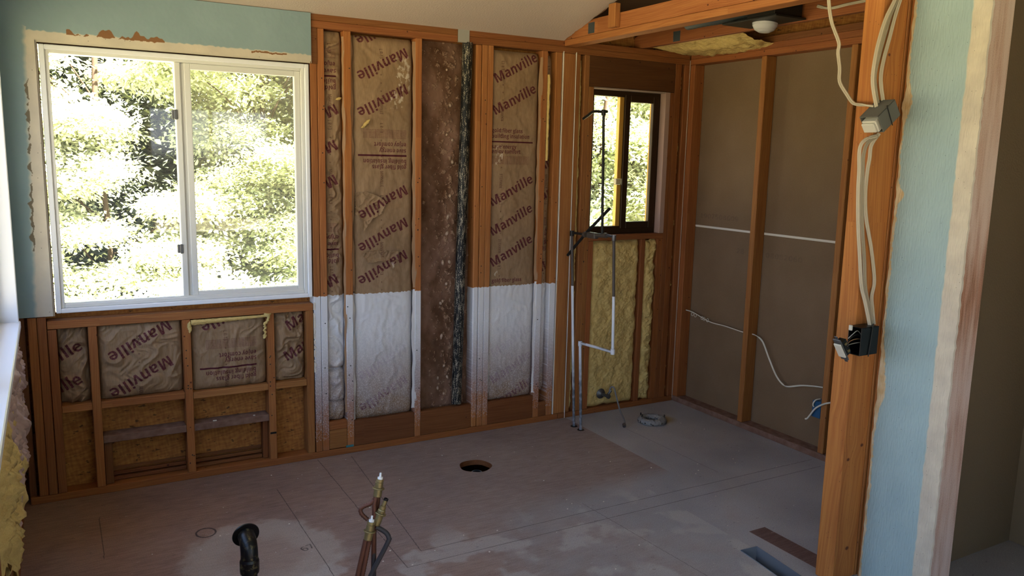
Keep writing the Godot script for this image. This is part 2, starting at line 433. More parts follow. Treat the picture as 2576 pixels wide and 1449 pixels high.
	M.box_blue = mat(Color(0.16, 0.33, 0.48), 0.5)
	M.device = mat(Color(0.74, 0.73, 0.68), 0.4)
	M.hanger = mat(Color(0.34, 0.38, 0.40), 0.45); M.hanger.metallic = 0.6
	M.wax = triplanar(mat(Color(0.50, 0.50, 0.50), 0.7, null, noise_tex(128, 0.05, 6), 0.5), 9.0)
	M.dirt = triplanar(mat(Color(0.17, 0.13, 0.09), 1.0, null, noise_tex(128, 0.05, 6), 0.5), 6.0)
	# half-painted supply pipe: white above, bare galvanised below, by height
	M.pipe_grey = triplanar(mat(Color.WHITE, 0.5, tex(pixels(64, 1024, func(x: float, y: float):
		var hgt := 2.1 * (1.0 - y / 1024.0)
		var top := 0.925
		var c := Color(0.30, 0.27, 0.25)
		if hgt < top:
			var cover := smoothstep(0.12, 0.55, hgt)
			c = Color(0.36, 0.38, 0.41).lerp(Color(0.84, 0.86, 0.90), clampf(cover + 0.5 * (1.0 - cover) * nz2.get_noise_2d(x * 0.12, y * 0.05), 0.0, 1.0))
		return c))), 1.0)
	M.pipe_grey.uv1_scale = Vector3(2.0, 1.0 / 2.1, 2.0)

# ------------------------------------------------------------------ floor
func seg_near(x: float, z: float, s: Array) -> float:
	var a := Vector2(s[0], s[1]); var b := Vector2(s[2], s[3]); var p := Vector2(x, z)
	return p.distance_to(Geometry2D.get_closest_point_to_segment(p, a, b))

func floor_colour(x: float, z: float) -> Color:
	var broad := nz.get_noise_2d(x * 1.3, z * 1.3)
	var streak := nz2.get_noise_2d(x * 5.0, z * 55.0) * 0.6 + nz2.get_noise_2d(x * 16.0, z * 150.0) * 0.4
	var grit := nz2.get_noise_2d(x * 160.0, z * 160.0)
	var ply := Color(0.59, 0.485, 0.43).lerp(Color(0.465, 0.365, 0.325), clampf(0.40 + 0.34 * streak + 0.6 * broad + 0.25 * nz.get_noise_2d(x * 8.0, z * 14.0), 0.0, 1.0))
	var dust := Color(0.63, 0.59, 0.585).lerp(Color(0.53, 0.485, 0.48), clampf(0.5 + 0.3 * streak + 0.3 * broad + 0.3 * nz.get_noise_2d(x * 8.0, z * 14.0), 0.0, 1.0))
	var t := smoothstep(-3.6, -1.7, x + 0.5 * broad) * 0.72
	var old := Color(0.67, 0.665, 0.675).lerp(Color(0.58, 0.575, 0.59), clampf(0.4 + 0.8 * broad, 0.0, 1.0))
	var c := ply.lerp(dust, t)
	var edge_x := -0.935; var vin := 0.0
	if z < 0.94: vin = 1.0 if x > edge_x else 0.0
	else: vin = smoothstep(-2.7, -1.0, x + 0.7 * broad + 0.3 * nz.get_noise_2d(x * 6.0, z * 6.0)) * smoothstep(0.94, 1.12 + 0.2 * clampf(-1.0 - x, 0.0, 1.0), z)
	if z > 0.94 and x > edge_x: vin = 1.0
	c = c.lerp(old, vin)
	# pale worn islands, and the pale ring where a tub stood on the drain
	var worn := nz.get_noise_2d(x * 2.6 + 11.0, z * 2.6)
	if z > 1.0 and x < -1.2: c = c.lerp(Color(0.72, 0.71, 0.70), 0.55 * smoothstep(0.08, 0.34, worn) * smoothstep(1.05, 1.3, z))
	var d := Vector2((x + 3.18) * 1.0, (z - 1.02) * 0.9).length() + 0.05 * nz.get_noise_2d(x * 7.0, z * 7.0)
	c = c.lerp(Color(0.70, 0.67, 0.64), 0.6 * (smoothstep(0.36, 0.30, d) - 0.5 * smoothstep(0.22, 0.10, d)))
	if x > -1.09 and x < -0.985 and z > 1.82 and z < 2.22: c = Color(0.46, 0.37, 0.35).lerp(Color(0.38, 0.29, 0.27), 0.5 + 0.5 * streak)
	var ring := absf(Vector2((x + 3.359) * 1.0, (z - 0.68) * 0.9).length() - 0.042)
	if ring < 0.004: c = c.lerp(Color(0.15, 0.12, 0.12), 0.7)
	if z < 0.55 and absf(x + 0.33) < 0.1 and absf(z - 0.32) < 0.09: c = c.lerp(Color(0.52, 0.46, 0.27), 0.5 * smoothstep(0.1, 0.03, Vector2(x + 0.34, z - 0.32).length()))
	return c.darkened(0.14 * clampf(grit, 0.0, 1.0))

func build_floor():
	var root := structure("floor")
	var w := 1640; var h := 896
	var im := pixels(w, h, func(x: float, y: float): return floor_colour(-4.2 + 4.4 * x / w, 2.4 * y / h))
	# chalk and saw lines
	for s in [[-2.95, 0.33, -2.957, 1.6], [-2.644, 0.02, -2.66, 1.40], [-2.455, 0.05, -2.55, 1.29], [-3.776, 0.29, -3.779, 0.74], [-2.66, 1.40, -0.08, 1.40], [-2.55, 1.29, -0.04, 1.30], [-0.70, 0.37, -0.69, 1.2], [-1.62, 1.2, -1.55, 2.2]]:
		var n := int(Vector2(s[2] - s[0], s[3] - s[1]).length() / 0.0012)
		var strong: float = 0.35 if s[0] > -1.7 else 0.75
		for k in n:
			var t := float(k) / n
			var px := int((lerpf(s[0], s[2], t) + 4.2) / 4.4 * w); var py := int(lerpf(s[1], s[3], t) / 2.4 * h)
			if px < 0 or py < 0 or px >= w or py >= h: continue
			im.set_pixel(px, py, im.get_pixel(px, py).lerp(Color(0.14, 0.11, 0.11), strong * (0.75 + 0.25 * nz2.get_noise_2d(t * 30.0, 4.0)) * 0.7))
	# flecks of paint, dirt and short scratches
	for k in 1500:
		var cx := rng.randi_range(4, w - 12); var cy := rng.randi_range(4, h - 5)
		var dark := rng.randf() < 0.6
		var ink := Color(0.20, 0.16, 0.16) if dark else Color(0.86, 0.85, 0.85)
		var long := rng.randi_range(1, 6) if rng.randf() < 0.35 else 1
		for q in long: im.set_pixel(cx + q, cy + (q / 3 if k % 2 else 0), im.get_pixel(cx + q, cy).lerp(ink, rng.randf_range(0.2, 0.75)))
	print_on(im, "67", (4.2 - 2.985) / 4.4 * w, 1.035 / 2.4 * h, 22.0, 20.0, "c", font_plain, Color(0.12, 0.1, 0.1, 0.75))
	M.floor = mat(Color.WHITE, 0.62, tex(im), null)
	M.floor.metallic_specular = 0.35
	var mb := MB.new()
	var T := func(p: Vector3): return Vector2((p.x + 4.2) / 4.4, 1.0 - absf(1.0 - fposmod(p.z / 2.4, 2.0)) if p.z >= 0.0 else 0.0)
	var flat := func(a: Vector3, b: Vector3, d: Vector3, e: Vector3): mb.quad(a, b, d, e, Vector3.UP, T.call(a), T.call(b), T.call(d), T.call(e))
	# drain hole box and register box
	var hc := Vector2(-1.876, 0.503); var hr := 0.092
	var bx := [-1.99, -1.76, 0.39, 0.62]
	var vent := [Vector2(-1.268, 1.945), Vector2(-1.172, 1.952), Vector2(-1.205, 2.235), Vector2(-1.301, 2.228)]
	var vb := [-1.34, -1.12, 1.90, 2.28]
	var xs := [-4.2, -1.99, -1.76, -1.34, -1.12, 0.2]
	var zs := [-0.1, 0.0, 0.39, 0.62, 1.90, 2.28, 2.4, 4.8, 5.8]
	for i in xs.size() - 1:
		for j in zs.size() - 1:
			if (xs[i] == bx[0] and zs[j] == bx[2]) or (xs[i] == vb[0] and zs[j] == vb[2]): continue
			flat.call(V(xs[i], 0, zs[j]), V(xs[i + 1], 0, zs[j]), V(xs[i + 1], 0, zs[j + 1]), V(xs[i], 0, zs[j + 1]))
	var K := 48
	for k in K:
		var q := []
		for m in [k, k + 1]:
			var a: float = TAU * m / K
			var e := Vector2(cos(a), sin(a))
			var s := 0.115 / maxf(absf(e.x), absf(e.y))
			var o := Vector2(-1.875, 0.505) + e * s
			var rr := hr * (1.0 + 0.03 * sin(a * 5.0))
			q.append(V(hc.x + e.x * rr, 0, hc.y + e.y * rr)); q.append(V(o.x, 0, o.y))
		flat.call(q[0], q[1], q[3], q[2])
	var vbox := [Vector2(vb[0], vb[2]), Vector2(vb[1], vb[2]), Vector2(vb[1], vb[3]), Vector2(vb[0], vb[3])]
	for k in 4:
		var a: Vector2 = vent[k]; var b: Vector2 = vent[(k + 1) % 4]; var d: Vector2 = vbox[(k + 1) % 4]; var e: Vector2 = vbox[k]
		flat.call(V(a.x, 0, a.y), V(b.x, 0, b.y), V(d.x, 0, d.y), V(e.x, 0, e.y))
	obj("subfloor", mb, M.floor, root)
	var cut := MB.new()   # cut edges of the plywood
	for k in K:
		var a := TAU * k / K; var b := TAU * (k + 1) / K
		var ra := hr * (1.0 + 0.03 * sin(a * 5.0)); var rb := hr * (1.0 + 0.03 * sin(b * 5.0))
		var p := V(hc.x + cos(a) * ra, 0, hc.y + sin(a) * ra); var q := V(hc.x + cos(b) * rb, 0, hc.y + sin(b) * rb)
		cut.col = Color(0.42, 0.38, 0.40)
		cut.quad(p, q, q - V(0, 0.03, 0), p - V(0, 0.03, 0), -Vector3(cos(a), 0, sin(a)), Vector2(0.1, k * 0.05), Vector2(0.1, k * 0.05 + 0.05), Vector2(0.2, k * 0.05 + 0.05), Vector2(0.2, k * 0.05))
	obj("hole_edge", cut, M.wood, root)
	var duct := MB.new()
	for k in 4:
		var a: Vector2 = vent[k]; var b: Vector2 = vent[(k + 1) % 4]
		var mid := Vector2(-1.236, 2.09)
		var nn: Vector2 = (mid - (a + b) * 0.5).normalized()
		duct.quad(V(a.x, 0.004, a.y), V(b.x, 0.004, b.y), V(b.x, -0.30, b.y), V(a.x, -0.30, a.y), V(nn.x, 0, nn.y))
	obj("register_duct", duct, M.zinc, root)
	var under := MB.new()
	under.box(V(-4.3, -0.62, -0.1), V(0.3, -0.58, 5.8))
	obj("crawl_space_ground", under, M.dirt, root)
	var fnd := MB.new(); fnd.box(V(0.2, -0.62, -0.11), V(0.26, 0.002, 5.8))
	obj("foundation", fnd, M.dirt, root)

# ------------------------------------------------------------------ back wall
func build_back_wall():
	var wall := structure("wall_back")
	var P: Material = M.painted
	# sheathing behind the studs, leaving the two windows open
	var sh := MB.new()
	for r in [[-4.25, -3.90, -0.58, 2.9], [-3.90, -2.65, -0.58, 0.935], [-3.90, -2.65, 2.21, 2.9], [-2.65, -0.81, -0.58, 2.9], [-0.81, -0.165, -0.58, 1.235], [-0.81, -0.165, 2.2, 2.9], [-0.165, 0.25, -0.58, 2.9]]:
		sh.box(V(r[0], r[2], -0.104), V(r[1], r[3], -0.0905), 1, 0.0005)
	obj("sheathing", sh, M.sheathing, wall)
	# plates
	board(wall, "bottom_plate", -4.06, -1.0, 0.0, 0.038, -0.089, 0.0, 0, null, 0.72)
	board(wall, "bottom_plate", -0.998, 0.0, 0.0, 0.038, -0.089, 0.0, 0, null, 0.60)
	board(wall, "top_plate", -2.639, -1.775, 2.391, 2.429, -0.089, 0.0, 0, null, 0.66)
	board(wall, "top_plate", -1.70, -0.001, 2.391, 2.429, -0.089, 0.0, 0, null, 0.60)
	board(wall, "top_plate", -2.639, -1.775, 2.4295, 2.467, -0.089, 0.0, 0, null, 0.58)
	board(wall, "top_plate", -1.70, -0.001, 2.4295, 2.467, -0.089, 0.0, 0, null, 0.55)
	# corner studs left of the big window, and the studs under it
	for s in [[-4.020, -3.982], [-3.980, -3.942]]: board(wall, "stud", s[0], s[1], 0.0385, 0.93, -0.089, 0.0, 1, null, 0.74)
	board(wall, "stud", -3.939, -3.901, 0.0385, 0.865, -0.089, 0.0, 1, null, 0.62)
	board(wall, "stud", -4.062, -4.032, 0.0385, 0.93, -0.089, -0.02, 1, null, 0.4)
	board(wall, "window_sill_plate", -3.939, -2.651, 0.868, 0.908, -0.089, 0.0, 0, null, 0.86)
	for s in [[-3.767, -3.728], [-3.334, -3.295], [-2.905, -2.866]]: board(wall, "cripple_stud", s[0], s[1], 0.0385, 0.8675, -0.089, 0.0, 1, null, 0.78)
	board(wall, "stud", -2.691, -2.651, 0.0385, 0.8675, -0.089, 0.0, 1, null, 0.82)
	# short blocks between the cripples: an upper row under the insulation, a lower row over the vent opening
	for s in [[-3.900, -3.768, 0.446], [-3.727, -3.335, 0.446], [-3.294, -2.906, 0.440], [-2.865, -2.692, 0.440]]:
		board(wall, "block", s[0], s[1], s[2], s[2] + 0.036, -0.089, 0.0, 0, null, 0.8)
	for s in [[-3.727, -3.335], [-3.294, -2.906]]:
		board(wall, "block", s[0], s[1], 0.264, 0.301, -0.089, 0.0, 0, M.dusty)
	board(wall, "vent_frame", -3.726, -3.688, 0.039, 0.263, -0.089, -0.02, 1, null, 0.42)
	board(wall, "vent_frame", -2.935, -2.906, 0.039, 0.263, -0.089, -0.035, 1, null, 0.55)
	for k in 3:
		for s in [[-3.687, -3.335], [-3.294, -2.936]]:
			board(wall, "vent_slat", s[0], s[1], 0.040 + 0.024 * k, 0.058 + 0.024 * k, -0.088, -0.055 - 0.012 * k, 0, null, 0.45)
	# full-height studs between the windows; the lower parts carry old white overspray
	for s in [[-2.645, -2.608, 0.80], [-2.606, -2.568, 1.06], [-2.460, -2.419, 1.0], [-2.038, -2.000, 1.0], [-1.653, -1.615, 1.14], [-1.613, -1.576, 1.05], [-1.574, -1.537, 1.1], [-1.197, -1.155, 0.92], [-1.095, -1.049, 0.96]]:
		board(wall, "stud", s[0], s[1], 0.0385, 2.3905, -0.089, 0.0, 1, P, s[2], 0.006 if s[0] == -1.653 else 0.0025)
	# header end beside the window
	board(wall, "header_end", -2.6445, -2.607, 2.204, 2.3905, 0.0005, 0.004, 0, null, 0.45, 0.001)
	# end stud of the partition that was taken out, with the drywall edges left on both sides
	board(wall, "partition_end_stud", -1.037, -0.949, 0.0385, 2.3905, -0.036, 0.002, 1, null, 1.04, 0.004)
	for s in [[-1.0435, -1.0385, 0.945], [-0.9475, -0.9435, 0.0]]:
		var e := MB.new(); e.box(V(s[0], s[2] if s[2] else 0.0, -0.02), V(s[1], 2.40, 0.004), 1, 0.001)
		obj("drywall_edge", e, M.gypsum, wall)
	var e2 := MB.new(); e2.box(V(-1.0435, 0.0385, -0.02), V(-1.0385, 0.944, 0.001), 1, 0.001)
	obj("drywall_edge", e2, M.gypsum, wall)
	# bath bay
	board(wall, "stud", -0.942, -0.911, 0.0385, 2.3905, -0.089, 0.0, 1, null, 0.85)
	board(wall, "stud", -0.876, -0.839, 0.0385, 2.3905, -0.089, 0.0, 1, null, 0.82)
	board(wall, "stud", -0.838, -0.800, 0.0385, 2.198, -0.089, 0.0, 1, null, 0.78)
	board(wall, "stud", -0.799, -0.760, 0.0385, 1.198, -0.089, 0.0, 1, null, 0.74)
	board(wall, "window_sill_plate", -0.799, -0.165, 1.1985, 1.236, -0.089, 0.0, 0, null, 0.62)
	board(wall, "cripple_stud", -0.356, -0.318, 0.0385, 1.198, -0.089, 0.0, 1, null, 0.74)
	board(wall, "stud", -0.214, -0.166, 0.0385, 1.198, -0.089, 0.0, 1, null, 0.72)
	board(wall, "stud", -0.164, -0.127, 0.0385, 2.198, -0.089, 0.0, 1, null, 0.7)
	board(wall, "stud", -0.125, -0.074, 0.0385, 2.3905, -0.089, 0.0, 1, null, 0.68)
	board(wall, "stud", -0.046, -0.001, 0.0385, 2.3905, -0.089, 0.0, 1, null, 0.72)
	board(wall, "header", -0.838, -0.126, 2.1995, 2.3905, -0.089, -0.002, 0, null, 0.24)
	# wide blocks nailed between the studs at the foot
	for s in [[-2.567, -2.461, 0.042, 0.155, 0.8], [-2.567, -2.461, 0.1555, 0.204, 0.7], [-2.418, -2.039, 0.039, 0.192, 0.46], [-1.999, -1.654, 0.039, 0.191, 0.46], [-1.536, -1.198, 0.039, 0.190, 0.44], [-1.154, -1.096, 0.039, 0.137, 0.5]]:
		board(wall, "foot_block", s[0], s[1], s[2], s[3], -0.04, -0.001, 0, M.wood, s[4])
	# galvanised plate where the vent pipe passes the top plates
	plain_box(wall, "nail_plate", V(-1.774, 2.392, -0.02), V(-1.701, 2.466, 0.002), mat(Color(0.62, 0.61, 0.58), 0.6), 0.001)
	# blue drywall left of and above the window, bare strips where the casing was
	var w := 576; var h := 624
	var im := pixels(w, h, func(px: float, py: float):
		var x := -4.06 + 1.44 * px / w; var y := 2.48 - 1.56 * py / h
		var c := Color(0.54, 0.625, 0.65)
		c = c.lerp(Color(0.505, 0.59, 0.615), clampf(0.5 + 0.9 * nz.get_noise_2d(x * 2.0, y * 2.0), 0.0, 1.0))
		var bare := Color(0.80, 0.765, 0.70).lerp(Color(0.74, 0.71, 0.66), clampf(0.5 + nz.get_noise_2d(x * 5.0, y * 5.0), 0.0, 1.0))
		var top := 2.254 - 0.008 * (x + 3.9) / 1.25 + 0.003 * nz2.get_noise_2d(x * 30.0, 1.0)
		var side := -3.945 - 0.026 * (2.2 - y) + 0.004 * nz2.get_noise_2d(3.0, y * 20.0)
		var k := 0.0
		if y < top and x > side: k = 1.0
		elif x > side: k = smoothstep(0.006, 0.0, y - top)
		elif y < top + 0.02: k = smoothstep(0.018, 0.0, side - x) * 0.8
		c = c.lerp(bare, k)
		# torn paper along the strips
		var tear := 0.034 * maxf(0.0, nz2.get_noise_2d(x * 7.0 + 4.0, 2.0)) + 0.010 * nz2.get_noise_2d(x * 22.0, 8.0)
		if y > top - 0.004 and y < top + tear and x > -3.78 and x < -3.36 or y < top - 0.002 and y > top - 0.010 and x > -2.95 and x < -2.77: c = Color(0.50, 0.36, 0.24)
		var st := 0.018 * maxf(0.0, nz2.get_noise_2d(5.0, y * 8.0)) + 0.006 * nz2.get_noise_2d(2.0, y * 30.0)
		if x < side + 0.002 and x > side - st and y < 2.05 and y > 1.25: c = Color(0.44, 0.40, 0.34)
		if k > 0.5 and rng.randf() < 0.0006: c = c.darkened(0.6)
		return c)
	M.wall_blue_back = mat(Color.WHITE, 0.8, tex(im), noise_tex(512, 0.06, 12, 3), 0.08)
	var dm := MB.new()
	for r in [[-4.06, -2.641, 2.214, 2.462], [-4.06, -3.910, 0.935, 2.214]]:
		dm.quad(V(r[0], r[2], 0.0127), V(r[1], r[2], 0.0127), V(r[1], r[3], 0.0127), V(r[0], r[3], 0.0127), Vector3(0, 0, 1), _wb(r[0], r[2]), _wb(r[1], r[2]), _wb(r[1], r[3]), _wb(r[0], r[3]))
	dm.quad(V(-2.641, 2.206, 0.0127), V(-2.641, 2.462, 0.0127), V(-2.641, 2.462, 0.0), V(-2.641, 2.206, 0.0), Vector3.RIGHT, Vector2(0.99, 0.17), Vector2(0.99, 0.17), Vector2(0.99, 0.17), Vector2(0.99, 0.17))
	dm.quad(V(-4.06, 0.935, 0.0127), V(-3.903, 0.935, 0.0127), V(-3.903, 0.935, 0.0), V(-4.06, 0.935, 0.0), Vector3.DOWN, Vector2(0.1, 0.99), Vector2(0.1, 0.99), Vector2(0.1, 0.99), Vector2(0.1, 0.99))
	dm.quad(V(-4.06, 0.935, 0.0005), V(-4.06, 2.47, 0.0005), V(-3.903, 2.47, 0.0005), V(-3.903, 0.935, 0.0005), Vector3(0, 0, -1), Vector2(0.1, 0.9), Vector2(0.1, 0.9), Vector2(0.1, 0.9), Vector2(0.1, 0.9))
	dm.quad(V(-3.903, 2.206, 0.0005), V(-2.641, 2.206, 0.0005), V(-2.641, 2.462, 0.0005), V(-3.903, 2.462, 0.0005), Vector3(0, 0, -1), Vector2(0.1, 0.9), Vector2(0.1, 0.9), Vector2(0.1, 0.9), Vector2(0.1, 0.9))
	obj("drywall_panel", dm, M.wall_blue_back, wall)
	board(wall, "header", -3.90, -2.6475, 2.2065, 2.46, -0.089, -0.045, 0, null, 0.3)
	board(wall, "stud", -4.06, -3.9035, 0.9355, 2.46, -0.089, -0.045, 1, null, 0.3)
	# chipped gypsum left along the window and under it
	var crumbs := MB.new()
	for k in 60:
		var y := rng.randf_range(0.5, 0.90)
		crumbs.box(V(-2.650, y, 0.0), V(-2.650 + rng.randf_range(0.004, 0.012), y + rng.randf_range(0.006, 0.02), rng.randf_range(0.001, 0.005)), 1, 0.0008)
	var cr := obj("gypsum_residue", crumbs, M.gypsum, wall); cr.set_meta("kind", "stuff")
	plain_box(wall, "notch_shade", V(-2.902, 0.186, -0.002), V(-2.869, 0.197, 0.0006), M.dark, 0.0002)  # dark slab on the stud face stands in for the shade in a notch
	# a scatter of nails left in the studs
	var nails := MB.new()
	for k in 70:
		var s = [[-2.606, -2.568], [-2.460, -2.419], [-2.038, -2.000], [-1.613, -1.576], [-1.197, -1.155], [-3.334, -3.295], [-2.905, -2.866], [-0.842, -0.80]][k % 8]
		var p := V(rng.randf_range(s[0] + 0.006, s[1] - 0.006), rng.randf_range(0.08, 2.3) if k % 8 < 5 or k % 8 == 7 else rng.randf_range(0.06, 0.85), 0.0)
		nails.lathe([Vector2(0.0035, -0.001), Vector2(0.0035, 0.001), Vector2(0.0, 0.0015)], towards(p, V(0, 0, 1)), 7)
	var nn := obj("nail_heads", nails, M.steel_dark, wall); nn.set_meta("kind", "stuff")

func _wb(x: float, y: float) -> Vector2:
	return Vector2((x + 4.06) / 1.44, (2.48 - y) / 1.56)

# ------------------------------------------------------------------ windows
func frame_ring(mb: MB, x0: float, x1: float, y0: float, y1: float, t: float, z0: float, z1: float, ch := 0.003):
	mb.box(V(x0, y0, z0), V(x0 + t, y1, z1), 1, ch); mb.box(V(x1 - t, y0, z0), V(x1, y1, z1), 1, ch)
	mb.box(V(x0 + t * 0.98, y0, z0), V(x1 - t * 0.98, y0 + t, z1), 0, ch); mb.box(V(x0 + t * 0.98, y1 - t, z0), V(x1 - t * 0.98, y1, z1), 0, ch)

func build_windows():
	# the big vinyl slider
	var w1 := structure("window_1")
	var f := MB.new()
	frame_ring(f, -3.896, -2.653, 0.944, 2.200, 0.022, -0.10, 0.002)     # wooden jamb, painted white
	obj("jamb", f, M.jamb_white, w1)
	f = MB.new()
	frame_ring(f, -3.875, -2.675, 0.966, 2.182, 0.018, -0.085, -0.012)
	f.box(V(-3.857, 0.966, -0.05), V(-2.693, 0.990, -0.022), 0, 0.002)
	obj("window_frame", f, M.vinyl, w1)
	f = MB.new()
	f.box(V(-3.318, 0.985, -0.075), V(-3.290, 2.164, -0.026), 1, 0.003)
	f.box(V(-3.292, 0.985, -0.085), V(-3.268, 2.164, -0.040), 1, 0.003)
	obj("meeting_stile", f, M.vinyl, w1)
	f = MB.new()
	frame_ring(f, -3.272, -2.693, 0.978, 2.164, 0.030, -0.062, -0.030)
	obj("sash", f, M.vinyl, w1)
	var g := MB.new(); g.quad(V(-3.860, 0.97, -0.055), V(-3.31, 0.97, -0.055), V(-3.31, 2.17, -0.055), V(-3.860, 2.17, -0.055), Vector3(0, 0, 1))
	obj("glass_pane", g, M.glass, w1)
	g = MB.new(); g.quad(V(-3.25, 1.0, -0.045), V(-2.715, 1.0, -0.045), V(-2.715, 2.14, -0.045), V(-3.25, 2.14, -0.045), Vector3(0, 0, 1))
	obj("glass_pane", g, M.glass, w1)
	g = MB.new(); g.quad(V(-3.27, 0.98, -0.09), V(-2.69, 0.98, -0.09), V(-2.69, 2.16, -0.09), V(-3.27, 2.16, -0.09), Vector3(0, 0, 1))
	obj("insect_screen", g, M.screen, w1)
	for y in [1.909, 1.234]:
		var l := MB.new()
		l.box(V(-3.337, y - 0.022, -0.045), V(-3.318, y + 0.022, -0.030), 1, 0.003); l.box(V(-3.326, y - 0.024, -0.034), V(-3.310, y + 0.024, -0.020), 1, 0.003)
		obj("latch", l, M.steel, w1)
	# small bronze slider in the bath
	var w2 := structure("window_2")
	f = MB.new()
	f.box(V(-0.803, 2.150, -0.105), V(-0.205, 2.197, -0.05), 0, 0.003); f.box(V(-0.803, 1.237, -0.105), V(-0.205, 1.290, -0.05), 0, 0.003)
	f.box(V(-0.800, 1.285, -0.105), V(-0.757, 2.155, -0.05), 1, 0.003); f.box(V(-0.238, 1.285, -0.105), V(-0.205, 2.155, -0.05), 1, 0.003)
	obj("window_frame", f, M.bronze, w2)
	f = MB.new(); frame_ring(f, -0.508, -0.222, 1.272, 2.166, 0.046, -0.075, -0.045)
	obj("sash", f, M.bronze, w2)
	f = MB.new()
	f.box(V(-0.545, 1.288, -0.090), V(-0.510, 1.57, -0.056), 1, 0.002); f.box(V(-0.545, 1.61, -0.090), V(-0.510, 2.150, -0.056), 1, 0.002)
	obj("meeting_stile", f, M.gold, w2)
	var lt := MB.new(); lt.box(V(-0.556, 1.572, -0.08), V(-0.520, 1.608, -0.048), 1, 0.003)
	obj("latch", lt, mat(Color(0.7, 0.64, 0.5), 0.5), w2)
	f = MB.new(); f.box(V(-0.252, 1.315, -0.105), V(-0.244, 2.125, -0.08), 1, 0.002); f.box(V(-0.240, 1.315, -0.105), V(-0.232, 2.125, -0.08), 1, 0.002)
	obj("track", f, M.gold, w2)
	g = MB.new(); g.quad(V(-0.76, 1.285, -0.085), V(-0.54, 1.285, -0.085), V(-0.54, 2.152, -0.085), V(-0.76, 2.152, -0.085), Vector3(0, 0, 1))
	obj("glass_pane", g, M.glass, w2)
	g = MB.new(); g.quad(V(-0.465, 1.30, -0.06), V(-0.26, 1.30, -0.06), V(-0.26, 2.13, -0.06), V(-0.465, 2.13, -0.06), Vector3(0, 0, 1))
	obj("glass_pane", g, M.glass, w2)
	g = MB.new(); g.quad(V(-0.50, 1.28, -0.10), V(-0.24, 1.28, -0.10), V(-0.24, 2.15, -0.10), V(-0.50, 2.15, -0.10), Vector3(0, 0, 1))
	obj("insect_screen", g, M.screen, w2)
	f = MB.new()
	f.box(V(-0.205, 1.2365, -0.095), V(-0.1655, 2.1975, 0.003), 1, 0.002)
	obj("jamb_board", f, mat(Color(0.66, 0.55, 0.50), 0.8), w2)
	f = MB.new(); f.box(V(-0.799, 2.188, -0.05), V(-0.205, 2.1975, 0.0), 0, 0.001)
	obj("head_board", f, mat(Color(0.62, 0.55, 0.50), 0.8), w2)

